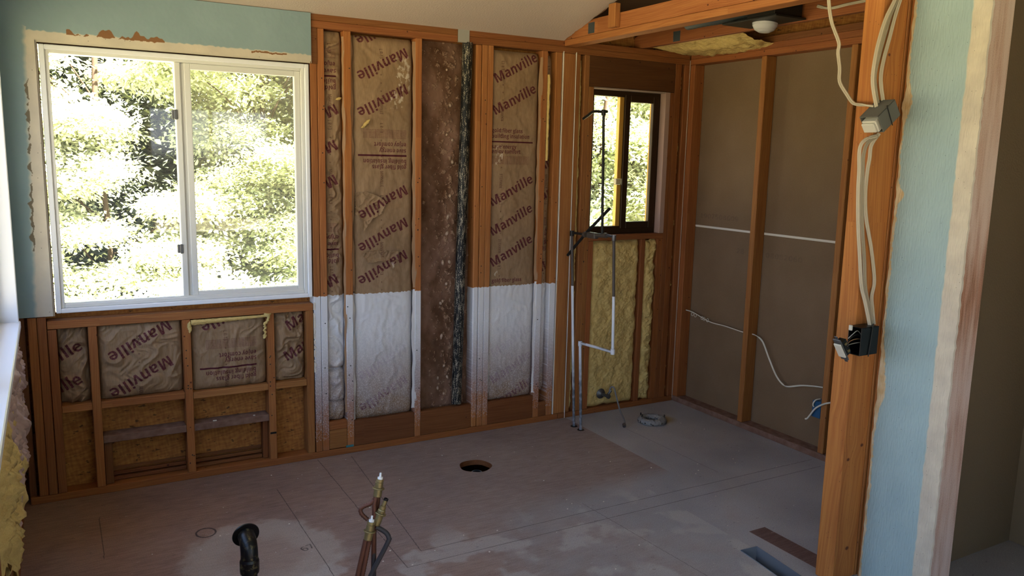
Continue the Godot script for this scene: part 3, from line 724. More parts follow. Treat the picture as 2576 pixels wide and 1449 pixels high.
# ------------------------------------------------------------------ left wall with its long window
func build_left_wall():
	var wall := structure("wall_left")
	var s := MB.new()
	for r in [[-0.1, 0.17, -0.58, 4.6], [3.6, 3.85, -0.58, 4.6], [5.45, 5.8, -0.58, 4.6], [3.85, 5.45, -0.58, 0.0], [3.85, 5.45, 2.12, 4.6], [0.17, 3.6, -0.58, 0.93], [0.17, 3.6, 2.25, 4.6]]:
		s.box(V(-4.19, r[2], r[0]), V(-4.176, r[3], r[1]), 1, 0.0005)
	obj("sheathing", s, M.sheathing, wall)
	M.wall_blue = triplanar(mat(Color(0.53, 0.645, 0.66), 0.8, null, noise_tex(512, 0.06, 12, 3), 0.1), 2.2)
	var d := MB.new()
	d.box(V(-4.085, 0.955, 0.013), V(-4.062, 2.50, 0.168), 1, 0.0005); d.box(V(-4.085, 2.25, 0.168), V(-4.062, 4.0, 3.6), 1, 0.0005); d.box(V(-4.085, 0.04, 3.6), V(-4.062, 4.0, 3.85), 1, 0.0005); d.box(V(-4.085, 2.12, 3.85), V(-4.062, 4.2, 5.45), 1, 0.0005); d.box(V(-4.085, 0.04, 5.45), V(-4.062, 4.2, 5.7), 1, 0.0005)
	d.box(V(-4.085, 2.50, 0.013), V(-4.062, 2.52, 0.168), 1, 0.0005)
	obj("drywall_panel", d, M.wall_blue, wall)
	board(wall, "bottom_plate", -4.174, -4.085, 0.0, 0.038, 0.0, 3.84, 2, null, 0.6)
	for z in [0.02, 0.42, 0.83, 1.24, 1.65, 2.05, 2.46, 2.87, 3.28]:
		board(wall, "stud", -4.174, -4.085, 0.0385, 0.905, z, z + 0.038, 1, null, 0.62)
	var w3 := structure("window_3")
	var f := MB.new()
	f.box(V(-4.174, 0.93, 0.150), V(-4.046, 2.25, 0.172), 1, 0.003); f.box(V(-4.174, 0.93, 3.58), V(-4.046, 2.25, 3.60), 1, 0.003)
	f.box(V(-4.174, 2.235, 0.172), V(-4.046, 2.255, 3.58), 2, 0.003)
	obj("jamb", f, M.jamb_white, w3)
	f = MB.new(); f.box(V(-4.174, 0.915, 0.14), V(-4.040, 0.948, 3.6), 2, 0.004)
	obj("sill_board", f, M.jamb_white, w3)
	f = MB.new()
	for z in [[0.172, 0.21], [1.28, 1.34], [2.42, 2.48], [3.54, 3.58]]: f.box(V(-4.172, 0.948, z[0]), V(-4.12, 2.235, z[1]), 1, 0.003)
	f.box(V(-4.172, 0.948, 0.2), V(-4.12, 0.99, 3.55), 2, 0.003); f.box(V(-4.172, 2.19, 0.2), V(-4.12, 2.235, 3.55), 2, 0.003)
	obj("window_frame", f, M.vinyl, w3)
	var d1 := structure("door_1")
	f = MB.new()
	for z in [[3.85, 3.93], [4.61, 4.69], [5.37, 5.45]]: f.box(V(-4.16, 0.04, z[0]), V(-4.10, 2.12, z[1]), 1, 0.003)
	f.box(V(-4.16, 0.04, 3.9), V(-4.10, 0.12, 5.4), 2, 0.003); f.box(V(-4.16, 2.04, 3.9), V(-4.10, 2.12, 5.4), 2, 0.003)
	obj("door_frame", f, M.vinyl, d1)
	for z in [[3.93, 4.61], [4.69, 5.37]]:
		var g := MB.new(); g.quad(V(-4.13, 0.1, z[0]), V(-4.13, 0.1, z[1]), V(-4.13, 2.06, z[1]), V(-4.13, 2.06, z[0]), Vector3.RIGHT)
		obj("glass_pane", g, M.glass, d1)
	for z in [[0.21, 1.28], [1.34, 2.42], [2.48, 3.54]]:
		var g := MB.new(); g.quad(V(-4.145, 0.98, z[0]), V(-4.145, 0.98, z[1]), V(-4.145, 2.20, z[1]), V(-4.145, 2.20, z[0]), Vector3.RIGHT)
		obj("glass_pane", g, M.glass, w3)

# ------------------------------------------------------------------ right wall, the post and the partition beside it
func build_right_side():
	var wall := structure("wall_right")
	var im := pixels(512, 512, func(x: float, y: float):
		var a := nz.get_noise_2d(x * 0.012, y * 0.012); var b := nz2.get_noise_2d(x * 0.5, y * 0.5)
		return Color(0.49, 0.405, 0.315).lerp(Color(0.45, 0.365, 0.275), clampf(0.5 + 0.5 * a + 0.25 * b, 0.0, 1.0)))
	print_on(im, "1907508609", 512.0 * 0.27 / 2.2, 512.0 * (2.5 - 1.36) / 2.5, 9.0, 0.0, "c", font_mono, Color(0.36, 0.30, 0.25, 0.8), 1.6)
	print_on(im, "28", 512.0 * 0.49 / 2.2, 512.0 * (2.5 - 1.15) / 2.5, 9.0, 0.0, "c", font_mono, Color(0.36, 0.30, 0.25, 0.8), 1.6)
	print_on(im, "08082060", 512.0 * 0.86 / 2.2, 512.0 * (2.5 - 1.15) / 2.5, 9.0, 0.0, "c", font_mono, Color(0.36, 0.30, 0.25, 0.7), 1.6)
	M.drywall_back = mat(Color.WHITE, 0.95, tex(im))
	for p in [[0.0, 1.284], [1.294, 2.5]]:
		var d := MB.new()
		var t := func(z: float, y: float): return Vector2(z / 2.2, (2.5 - y) / 2.5)
		d.quad(V(0.089, p[0], -0.09), V(0.089, p[0], 2.256), V(0.089, p[1], 2.256), V(0.089, p[1], -0.09), Vector3.LEFT, t.call(-0.09, p[0]), t.call(2.256, p[0]), t.call(2.256, p[1]), t.call(-0.09, p[1]))
		d.quad(V(0.102, p[0], -0.09), V(0.102, p[0], 2.256), V(0.102, p[1], 2.256), V(0.102, p[1], -0.09), Vector3.RIGHT)
		var yy = p[1] if p[0] == 0.0 else p[0]
		d.quad(V(0.089, yy, 0.0), V(0.102, yy, 0.0), V(0.102, yy, 2.2), V(0.089, yy, 2.2), Vector3.UP if p[0] == 0.0 else Vector3.DOWN)
		obj("drywall_panel", d, M.drywall_back, wall)
	# white paper edges of the two sheets at the joint
	for y in [1.2835, 1.2925]:
		plain_box(wall, "joint_edge", V(0.0865, y - 0.0025, 0.05), V(0.0885, y + 0.0025, 2.24), M.gypsum, 0.0005)
	plain_box(wall, "joint_backing", V(0.0895, 1.27, -0.09), V(0.1, 1.31, 2.25), M.gypsum, 0.0005)
	board(wall, "bottom_plate", 0.0, 0.0885, 0.0, 0.038, 0.001, 2.246, 2, M.dusty)
	board(wall, "top_plate", 0.0, 0.0885, 2.391, 2.429, 0.001, 2.246, 2, null, 0.72)
	board(wall, "top_plate", 0.0, 0.0885, 2.4295, 2.4665, 0.001, 2.246, 2, null, 0.6)
	board(wall, "top_plate", 0.0, 0.0885, 2.467, 2.505, 0.001, 2.246, 2, null, 0.5)
	for s in [[0.002, 0.048, 0.7], [0.648, 0.690, 0.86], [1.302, 1.342, 0.86], [1.95, 1.99, 0.8]]:
		board(wall, "stud", 0.0, 0.0885, 0.0385, 2.3905, s[0], s[1], 1, null, s[2], 0.0035)
	var gable := MB.new(); gable.box(V(0.1025, 2.36, -0.1), V(0.115, 4.6, 5.8), 1, 0.001)
	obj("gable_sheathing", gable, M.sheathing, wall)
	# the corner bead of plaster left in the corner
	var line := []
	for k in 40: line.append(V(-0.004 + 0.0008 * nz2.get_noise_2d(k * 0.6, 1.0), 0.02 + 2.40 * k / 39.0, 0.003))
	tube_obj("plaster_line", line, 0.0028, M.gypsum_warm, wall, 5)
	# bath end wall behind the post
	var end := structure("wall_bath_end")
	board(end, "stud", -0.99, -0.952, 0.0, 2.39, 2.250, 2.3335, 1, null, 0.8)
	var dd := MB.new(); dd.box(V(-0.952, 0.0, 2.252), V(0.1, 2.42, 2.33), 1, 0.001)
	obj("drywall_panel", dd, M.hall, end)
	# the bare post
	var post := MB.new()
	post.col = Color(1.12, 0.93, 0.70)
	post.box(V(-1.14, 0.0, 2.248), V(-0.9925, 2.60, 2.334), 1, 0.006, Vector2(0.21, 0.37), 0.5, 2.4)
	var po := obj("timber_post", post, M.wood)
	tag(po, "bare orange timber post at right carrying the two electrical boxes and white cables", "post")
	# partition with blue drywall, ending at the door opening
	var part := structure("wall_partition")
	board(part, "stud", -0.978, -0.846, 0.0, 2.42, 2.336, 2.374, 1, null, 1.0)
	var w := 240; var h := 1400
	var bim := pixels(w, h, func(px: float, py: float):
		var z := 2.30 + 0.42 * px / w; var y := 2.5 * (1.0 - float(py) / h)
		var c := Color(0.60, 0.69, 0.70).lerp(Color(0.57, 0.66, 0.675), clampf(0.5 + 0.8 * nz.get_noise_2d(z * 4.0, y * 4.0), 0.0, 1.0))
		var strip := 2.588 + 0.0015 * nz2.get_noise_2d(1.0, y * 9.0)
		var bare := Color(0.78, 0.75, 0.68).lerp(Color(0.72, 0.69, 0.63), clampf(0.5 + nz.get_noise_2d(z * 9.0, y * 9.0), 0.0, 1.0))
		c = c.lerp(bare, smoothstep(-0.003, 0.003, z - strip))
		var lost := torn_edge(y) + 0.006 + 0.012 * maxf(0.0, nz.get_noise_2d(7.0, y * 5.0) + 0.15) + 0.004 * nz.get_noise_2d(4.0, y * 30.0) + 0.030 * exp(-pow((y - 1.97) / 0.05, 2.0)) + 0.020 * exp(-pow((y - 1.62) / 0.03, 2.0)) + 0.028 * exp(-pow((y - 0.86) / 0.14, 2.0))
		var k := smoothstep(0.004, -0.003, z - lost)
		c = c.lerp(Color(0.80, 0.74, 0.62).lerp(Color(0.72, 0.62, 0.46), clampf(0.5 + nz.get_noise_2d(z * 20.0, y * 12.0), 0.0, 1.0)), k)
		if rng.randf() < 0.0004: c = c.darkened(0.6)
		return c)
	M.wall_blue_part = mat(Color.WHITE, 0.75, tex(bim), noise_tex(512, 0.09, 15, 3), 0.12)
	var bd := MB.new()
	var rows := 120
	var bd_f := func(s: float, t: float):
		var y := 2.42 * t
		var z0 := torn_edge(y)
		var z := lerpf(z0, 2.657 + 0.0025 * nz2.get_noise_2d(y * 25.0, 3.0), s)
		return V(-0.9920 + (0.0035 * (1.0 - s * 10.0) if s < 0.1 else 0.0) + 0.001 * nz2.get_noise_2d(z * 30.0, y * 12.0), y, z)
	var bd_t := func(s: float, t: float):
		var y := 2.42 * t
		var z0 := torn_edge(y)
		return Vector2((lerpf(z0, 2.657, s) - 2.30) / 0.42, 1.0 - y / 2.5)
	bd.sheet(10, rows, bd_f, bd_t, Vector3.LEFT)
	obj("drywall_panel", bd, M.wall_blue_part, part)
	var core := MB.new()   # white cut edge of the board facing the door
	var core_a := func(s: float, t: float): return V(lerpf(-0.9920, -0.9790, s), 2.42 * t, 2.657 + 0.0025 * nz2.get_noise_2d(2.42 * t * 25.0, 3.0) - 0.001 * s)
	var core_b := func(s: float, t: float): return V(lerpf(-0.9885, -0.9790, s), 2.42 * t, torn_edge(2.42 * t) + 0.002 * s)
	var core_t := func(s: float, t: float): return Vector2(s, t * 8.0)
	core.sheet(2, rows, core_a, core_t, Vector3(0, 0, 1))
	core.sheet(2, rows, core_b, core_t, Vector3(0, 0, -1))
	obj("gypsum_edge", core, M.gypsum, part)
	# door trimmer: bare wood under thin old white primer
	var jim := pixels(128, 1024, func(x: float, y: float):
		var a := nz2.get_noise_2d(x * 0.06, y * 0.010) + 0.5 * nz2.get_noise_2d(x * 0.3, y * 0.04)
		var c := Color(0.66, 0.46, 0.36).lerp(Color(0.48, 0.29, 0.19), clampf(0.4 + 0.5 * a, 0.0, 1.0))
		var cover := 0.78 + 0.40 * nz.get_noise_2d(x * 0.02 + 3.0, y * 0.005) + 0.18 * nz2.get_noise_2d(x * 0.4, y * 0.4) - 0.45 * smoothstep(0.35, 0.55, float(y) / 1024.0) * smoothstep(0.62, 0.5, float(y) / 1024.0)
		return c.lerp(Color(0.84, 0.77, 0.735), clampf(cover, 0.1, 0.92)))
	M.primed = mat(Color.WHITE, 0.7, tex(jim))
	var tr := MB.new(); tr.box(V(-0.978, 0.0, 2.612), V(-0.846, 2.42, 2.653), 1, 0.003, Vector2.ZERO, 0.14, 2.46)
	obj("door_trimmer", tr, M.primed, part)
	var back := MB.new(); back.box(V(-0.86, 0.0, 2.375), V(-0.846, 2.42, 2.611), 1, 0.001)
	obj("drywall_panel", back, M.hall, part)
	var over := MB.new()
	over.box(V(-0.992, 0.0, 3.55), V(-0.846, 4.1, 5.7), 1, 0.001); over.box(V(-0.992, 2.425, 2.336), V(-0.846, 4.1, 3.55), 1, 0.001)
	obj("drywall_panel", over, M.wall_blue, part)

func torn_edge(y: float) -> float:   # ragged broken edge of the partition drywall
	return 2.353 + 0.005 * nz.get_noise_2d(11.0, y * 3.0) + 0.004 * nz.get_noise_2d(3.0, y * 16.0) + 0.002 * nz2.get_noise_2d(5.0, y * 60.0) - 0.012 * exp(-pow((y - 1.97) / 0.03, 2.0))

# ------------------------------------------------------------------ ceiling and trusses
func slope(z: float) -> float:
	return 2.462 + 0.30 * z

func sloped_board(parent: Node, called: String, x0: float, x1: float, lift: float, thick: float, z0: float, z1: float, m: Material, shade := 1.0):
	var a := atan(0.30)
	var xf := Transform3D(Basis(Vector3.RIGHT, -a), V(0, 2.462 + lift, 0))
	var mb := MB.new(); mb.col = Color(shade, shade, shade)
	mb.box(V(x0, 0, z0 / cos(a)), V(x1, thick, z1 / cos(a)), 2, 0.002, Vector2(rng.randf(), rng.randf()), 0.25, 1.5, xf)
	return obj(called, mb, m, parent)

func build_ceiling():
	var c := structure("ceiling")
	var mb := MB.new()
	var edge := func(z: float): return -1.044 + 0.004 * nz2.get_noise_2d(z * 9.0, 2.0) + 0.002 * nz2.get_noise_2d(z * 50.0, 6.0)
	var f := func(s: float, t: float):
		var z = 5.65 * t * t
		return V(lerpf(-4.062, edge.call(z), s), slope(z), z)
	mb.sheet(12, 160, f, func(s: float, t: float): return Vector2(s, t), Vector3.DOWN)
	obj("drywall_panel", mb, M.ceiling, c)
	mb = MB.new()
	var g := func(s: float, t: float):
		var z = 5.65 * t * t
		return V(edge.call(z), slope(z) + 0.0127 * s, z)
	mb.sheet(2, 160, g, func(s: float, t: float): return Vector2(s, t), Vector3.RIGHT)
	obj("gypsum_edge", mb, M.gypsum, c)
	var flap := MB.new()
	var fl := func(s: float, t: float):
		var z := lerpf(0.27, 0.46, s)
		return V(-1.046 - 0.020 * t * sin(PI * minf(1.0, s * 1.15)), slope(z) - 0.002 - 0.016 * t * sin(PI * s), z)
	flap.sheet(10, 4, fl, func(s: float, t: float): return Vector2(s, t), V(-1, -1, 0))
	obj("paper_flap", flap, mat(Color(0.46, 0.33, 0.26), 0.9), c)
	# what is left of the old partition: its top plate, under the first truss
	board(c, "partition_top_plate", -1.037, -0.949, 2.4295, 2.4665, 0.001, 2.330, 2, null, 1.0)
	for k in 2:
		var x: float = [-1.036, -0.430][k]
		var ch := board(c, "truss_chord", x, x + 0.038, 2.468, 2.556, -0.08, 2.33, 2, null, [1.05, 0.62][k])
		var np := MB.new()
		var zc: float = [0.285, 0.345][k]
		np.box(V(x - 0.0015, 2.474, zc - 0.032), V(x - 0.0003, 2.536, zc + 0.032), 1, 0.0004)
		obj("nail_plate", np, M.hanger, ch)
		sloped_board(c, "truss_top_chord", x, x + 0.038, 0.10, 0.089, -0.35, 5.6, M.wood, [0.8, 0.5][k])
	board(c, "truss_web", -1.074, -1.0375, 2.474, 2.605, 0.500, 0.566, 1, null, 1.05)
	board(c, "truss_board", -1.0365, -0.999, 2.557, 2.76, 1.20, 2.33, 2, null, 1.12)
	board(c, "truss_web", -1.036, -0.998, 2.557, 3.0, 1.10, 1.188, 1, null, 0.9)
	# kraft-faced attic batts between the top chords
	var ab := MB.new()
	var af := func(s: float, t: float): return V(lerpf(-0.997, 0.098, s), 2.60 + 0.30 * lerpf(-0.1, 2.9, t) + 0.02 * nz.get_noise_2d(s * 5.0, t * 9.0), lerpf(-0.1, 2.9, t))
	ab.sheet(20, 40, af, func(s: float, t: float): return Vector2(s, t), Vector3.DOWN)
	obj("attic_lining", ab, mat(Color(0.36, 0.27, 0.19), 0.9), c)  # facing colour darkened so that the attic void reads as shade
	# roof deck
	sloped_board(c, "roof_deck", -4.75, 0.5, 0.29, 0.03, -0.75, 5.95, M.sheathing)

func build_shell():
	var front := structure("wall_front")
	for r in [[-4.2, -2.9, -0.6, 4.6], [-1.5, 0.2, -0.6, 4.6], [-2.9, -1.5, -0.6, 0.75], [-2.9, -1.5, 2.25, 4.6]]:
		plain_box(front, "drywall_panel", V(r[0], r[2], 5.65), V(r[1], r[3], 5.75), M.wall_blue)
	var w4 := structure("window_4")
	var fr := MB.new(); frame_ring(fr, -2.9, -1.5, 0.75, 2.25, 0.05, 5.66, 5.73); fr.box(V(-2.22, 0.78, 5.67), V(-2.18, 2.22, 5.72))
	obj("window_frame", fr, M.vinyl, w4)
	var gl := MB.new(); gl.quad(V(-2.85, 0.8, 5.69), V(-1.55, 0.8, 5.69), V(-1.55, 2.2, 5.69), V(-2.85, 2.2, 5.69), Vector3(0, 0, 1))
	obj("glass_pane", gl, M.glass, w4)
	var hall := structure("wall_hall")
	plain_box(hall, "drywall_panel", V(-0.845, 0.0, 2.42), V(-0.044, 2.42, 2.455), M.hall)
	plain_box(hall, "drywall_panel", V(-0.045, 0.0, 2.40), V(-0.02, 2.42, 4.7), M.hall)
	plain_box(hall, "drywall_panel", V(-0.845, 0.0, 4.62), V(-0.02, 2.42, 4.66), M.hall)
	plain_box(hall, "ceiling_panel", V(-0.845, 2.425, 2.336), V(-0.02, 2.44, 4.7), M.hall)

# ------------------------------------------------------------------ insulation
func kraft_image(key: String, x0: float, x1: float, y0: float, y1: float, res: float, sprayed: bool) -> Image:
	var w := int((x1 - x0) * res); var h := mini(2048, int((y1 - y0) * res))
	var im := pixels(w, h, func(px: float, py: float):
		var x := x0 + (x1 - x0) * px / w; var y := y1 - (y1 - y0) * py / h
		var a := nz.get_noise_2d(x * 7.0 + 3.0, y * 2.5); var b := nz2.get_noise_2d(x * 120.0, y * 26.0)
		return Color(0.610, 0.505, 0.395).lerp(Color(0.52, 0.42, 0.315), clampf(0.45 + 0.6 * a + 0.18 * b, 0.0, 1.0)))
	var sx := w / (x1 - x0); var sy := h / (y1 - y0)
	# column of small print that runs up the facing
	var vx: float = {"b1": -2.244, "b2": -1.464, "b0": -2.535, "l1": -3.543, "l2": -3.123, "b3": -1.125, "l0": -5.0, "l3": -2.70}.get(key, -9.0)
	if vx > -4.0:
		var y := y1 - 0.05
		var k := 0
		while y > y0 + 0.05:
			if k % 3 == 2:
				print_on(im, "MANVILLE", (vx - x0) * sx, (y1 - y + 0.055) * sy, 0.026 * sx, 90.0 if key == "b2" else 270.0, "c", font_plain, INK_DARK, 0.75); y -= 0.135
			elif k % 3 == 0:
				print_on(im, "L R-13", (vx - x0) * sx, (y1 - y + 0.04) * sy, 0.026 * sx, 90.0 if key == "b2" else 270.0, "c", font_plain, INK_DARK, 0.75); y -= 0.09
			else:
				for q in 4:
					print_on(im, "+", (vx - x0) * sx, (y1 - y + 0.02) * sy, 0.022 * sx, 0.0, "c", font_plain, INK_DARK); y -= 0.045
			k += 1
	for t in PRINT.get(key, []):
		var cx: float = (t[1] - x0) * sx; var cy: float = (y1 - t[2]) * sy
		if t[0] == "-":
			var l: float = 0.29 * sx
			bar_on(im, cx - l if t[4] == 180 else cx, cy - 0.0045 * sy, cx if t[4] == 180 else cx + l, cy + 0.0045 * sy, INK)
		elif t[0] == "=":
			for q in 6:
				print_on(im, "CAUTION keep this facing away from open flame heat source", cx, cy + (q - 3) * 0.0085 * sy, 0.0095 * sx, t[4], t[5], font_plain, Color(INK.r, INK.g, INK.b, 0.75))
		else:
			print_on(im, t[0], cx, cy, t[3] * sx, t[4], t[5], font_bold, INK if t[6] else Color(INK.r, INK.g, INK.b, 0.92), 1.0 if t[6] else 0.86)
	for q in [["b1", -2.105, 2.19, 0.055, 0.10], ["b1", -2.15, 2.04, 0.04, 0.05], ["b1", -2.17, 1.10, 0.02, 0.03], ["b2", -1.478, 1.745, 0.025, 0.06], ["b2", -1.49, 1.02, 0.015, 0.03]]:
		if q[0] != key: continue
		for py in range(int((y1 - q[2] - q[4]) * sy), int((y1 - q[2] + q[4]) * sy)):
			for px in range(maxi(0, int((q[1] - q[3] - x0) * sx)), mini(w, int((q[1] + q[3] - x0) * sx))):
				var dd := Vector2((x0 + px / sx - q[1]) / q[3], (y1 - py / sy - q[2]) / q[4]).length()
				var k := smoothstep(0.10, 0.32, nz.get_noise_2d(px * 0.05, py * 0.03) + 0.28 - 0.45 * dd + 0.2 * nz2.get_noise_2d(px * 0.3, py * 0.2))
				im.set_pixel(px, py, im.get_pixel(px, py).lerp(Color(0.82, 0.78, 0.72), 0.75 * k))
	if sprayed:
		for py in range(maxi(0, int((y1 - 0.97) * sy)), h):
			for px in w:
				var o := overspray(x0 + px / sx, y1 - py / sy)
				if o.a > 0.0: im.set_pixel(px, py, im.get_pixel(px, py).lerp(Color(o.r, o.g, o.b), o.a * 0.97))
	return im

func crease(x: float, y: float) -> float:   # folded paper: flat facets meeting in sharp lines
	var wx := x + 0.05 * nz2.get_noise_2d(x * 6.0 + 31.0, y * 6.0); var wy := y + 0.05 * nz2.get_noise_2d(x * 6.0, y * 6.0 + 17.0)
	var a := absf(nz2.get_noise_2d(wx * 4.5, wy * 3.6)); var b := absf(nz2.get_noise_2d(wx * 9.0 + 20.0, wy * 8.0 + 3.0)); var d := absf(nz2.get_noise_2d(wx * 20.0 + 5.0, wy * 16.0 + 9.0))
	return 1.0 - (0.75 * a + 0.40 * b + 0.16 * d)

# a kraft-faced batt between two studs: paper face with pillowed edges, glass wool behind
func batt(key: String, label: String, group: String, x0: float, x1: float, y0: float, y1: float, zb: float, bulge: float, crumple: float, res: float, sprayed: bool, nu: int, nv: int, pinch := 0.0) -> Node3D:
	var t := thing("insulation_batt", label, "insulation", group)
	var im := kraft_image(key, x0, x1, y0, y1, res, sprayed)
	var m := mat(Color.WHITE, 0.62, tex(im)); m.metallic_specular = 0.3
	var sd := key.hash() % 97
	var f := func(s: float, u: float):
		var x := lerpf(x0, x1, s); var y := lerpf(y0, y1, u)
		var ex := minf(s, 1.0 - s) * (x1 - x0); var ey := minf(u, 1.0 - u) * (y1 - y0)
		var side := 1.0 - exp(-ex / 0.012); var tb := 1.0 - exp(-ey / 0.02)
		var z := zb - 0.03 * (1.0 - side) - 0.02 * (1.0 - tb) + bulge * sin(PI * s) * tb
		z += crumple * (crease(x + sd, y) - 0.6) * side + 0.0012 * nz2.get_noise_2d(x * 60.0, y * 9.0 + sd)
		if pinch > 0.0: z -= pinch * exp(-pow((y - lerpf(y0, y1, 0.14)) / 0.012, 2.0)) + pinch * 0.6 * exp(-pow((y - lerpf(y0, y1, 0.05)) / 0.010, 2.0))
		return V(x, y, z)
	var mb := MB.new()
	mb.sheet(nu, nv, f, func(s: float, u: float): return Vector2(s, 1.0 - u), Vector3(0, 0, 1))
	obj("paper_facing", mb, m, t)
	var wool := MB.new()
	wool.box(V(x0 + 0.003, y0 + 0.004, -0.088), V(x1 - 0.003, y1 - 0.004, zb - 0.045), 1, 0.01)
	obj("glass_wool", wool, M.fiberglass, t)
	return t

func flange(parent: Node, x: float, y0: float, y1: float, w: float, lean: float, sd: float, sprayed: bool):   # the stapled paper edge of a batt, curling off the stud
	var f := func(s: float, u: float):
		var y := lerpf(y0, y1, u)
		var curl := 0.006 + 0.008 * maxf(0.0, nz2.get_noise_2d(sd, y * 4.0))
		return V(x + lean * (s - 0.5) * w * (1.0 + 0.5 * nz2.get_noise_2d(sd + 9.0, y * 5.0)) + 0.003 * nz2.get_noise_2d(sd, y * 8.0), y, -0.012 + curl * (0.3 + s))
	var mb := MB.new()
	mb.sheet(3, int((y1 - y0) * 60.0), f, func(s: float, u: float): return Vector2(s, u), Vector3(0, 0, 1))
	if sprayed: obj("paper_flange", mb, M.flange_white, parent)
	else: obj("paper_flange", mb, M.kraft_light, parent)

func fluff(called: String, label: String, x0: float, x1: float, y0: float, y1: float, zb: float, amp: float, sd: float, ragged := 0.012, group := "") -> MeshInstance3D:
	var nu := maxi(6, int((x1 - x0) / 0.008)); var nv := maxi(8, int((y1 - y0) / 0.012))
	var f := func(s: float, u: float):
		var y := lerpf(y0, y1, u)
		var l := x0 + ragged * nz.get_noise_2d(sd, y * 9.0); var r := x1 + ragged * nz.get_noise_2d(sd + 40.0, y * 9.0)
		var x := lerpf(l, r, s)
		var yy := y + ragged * (nz.get_noise_2d(x * 12.0, sd + 7.0)) * (1.0 if u > 0.5 else -1.0) * absf(2.0 * u - 1.0)
		var rim := (1.0 - exp(-minf(s, 1.0 - s) * (x1 - x0) / 0.012)) * (1.0 - exp(-minf(u, 1.0 - u) * (y1 - y0) / 0.015))
		return V(x, yy, zb - 0.035 * (1.0 - rim) + amp * (nz.get_noise_2d(x * 8.0 + sd, y * 8.0) + 0.25 * nz2.get_noise_2d(x * 60.0, y * 60.0)) * rim)
	var mb := MB.new()
	mb.sheet(nu, nv, f, func(s: float, u: float): return Vector2(s, u), Vector3(0, 0, 1))
	var o := obj(called, mb, M.fiberglass)
	tag(o, label, "insulation", group)
	return o

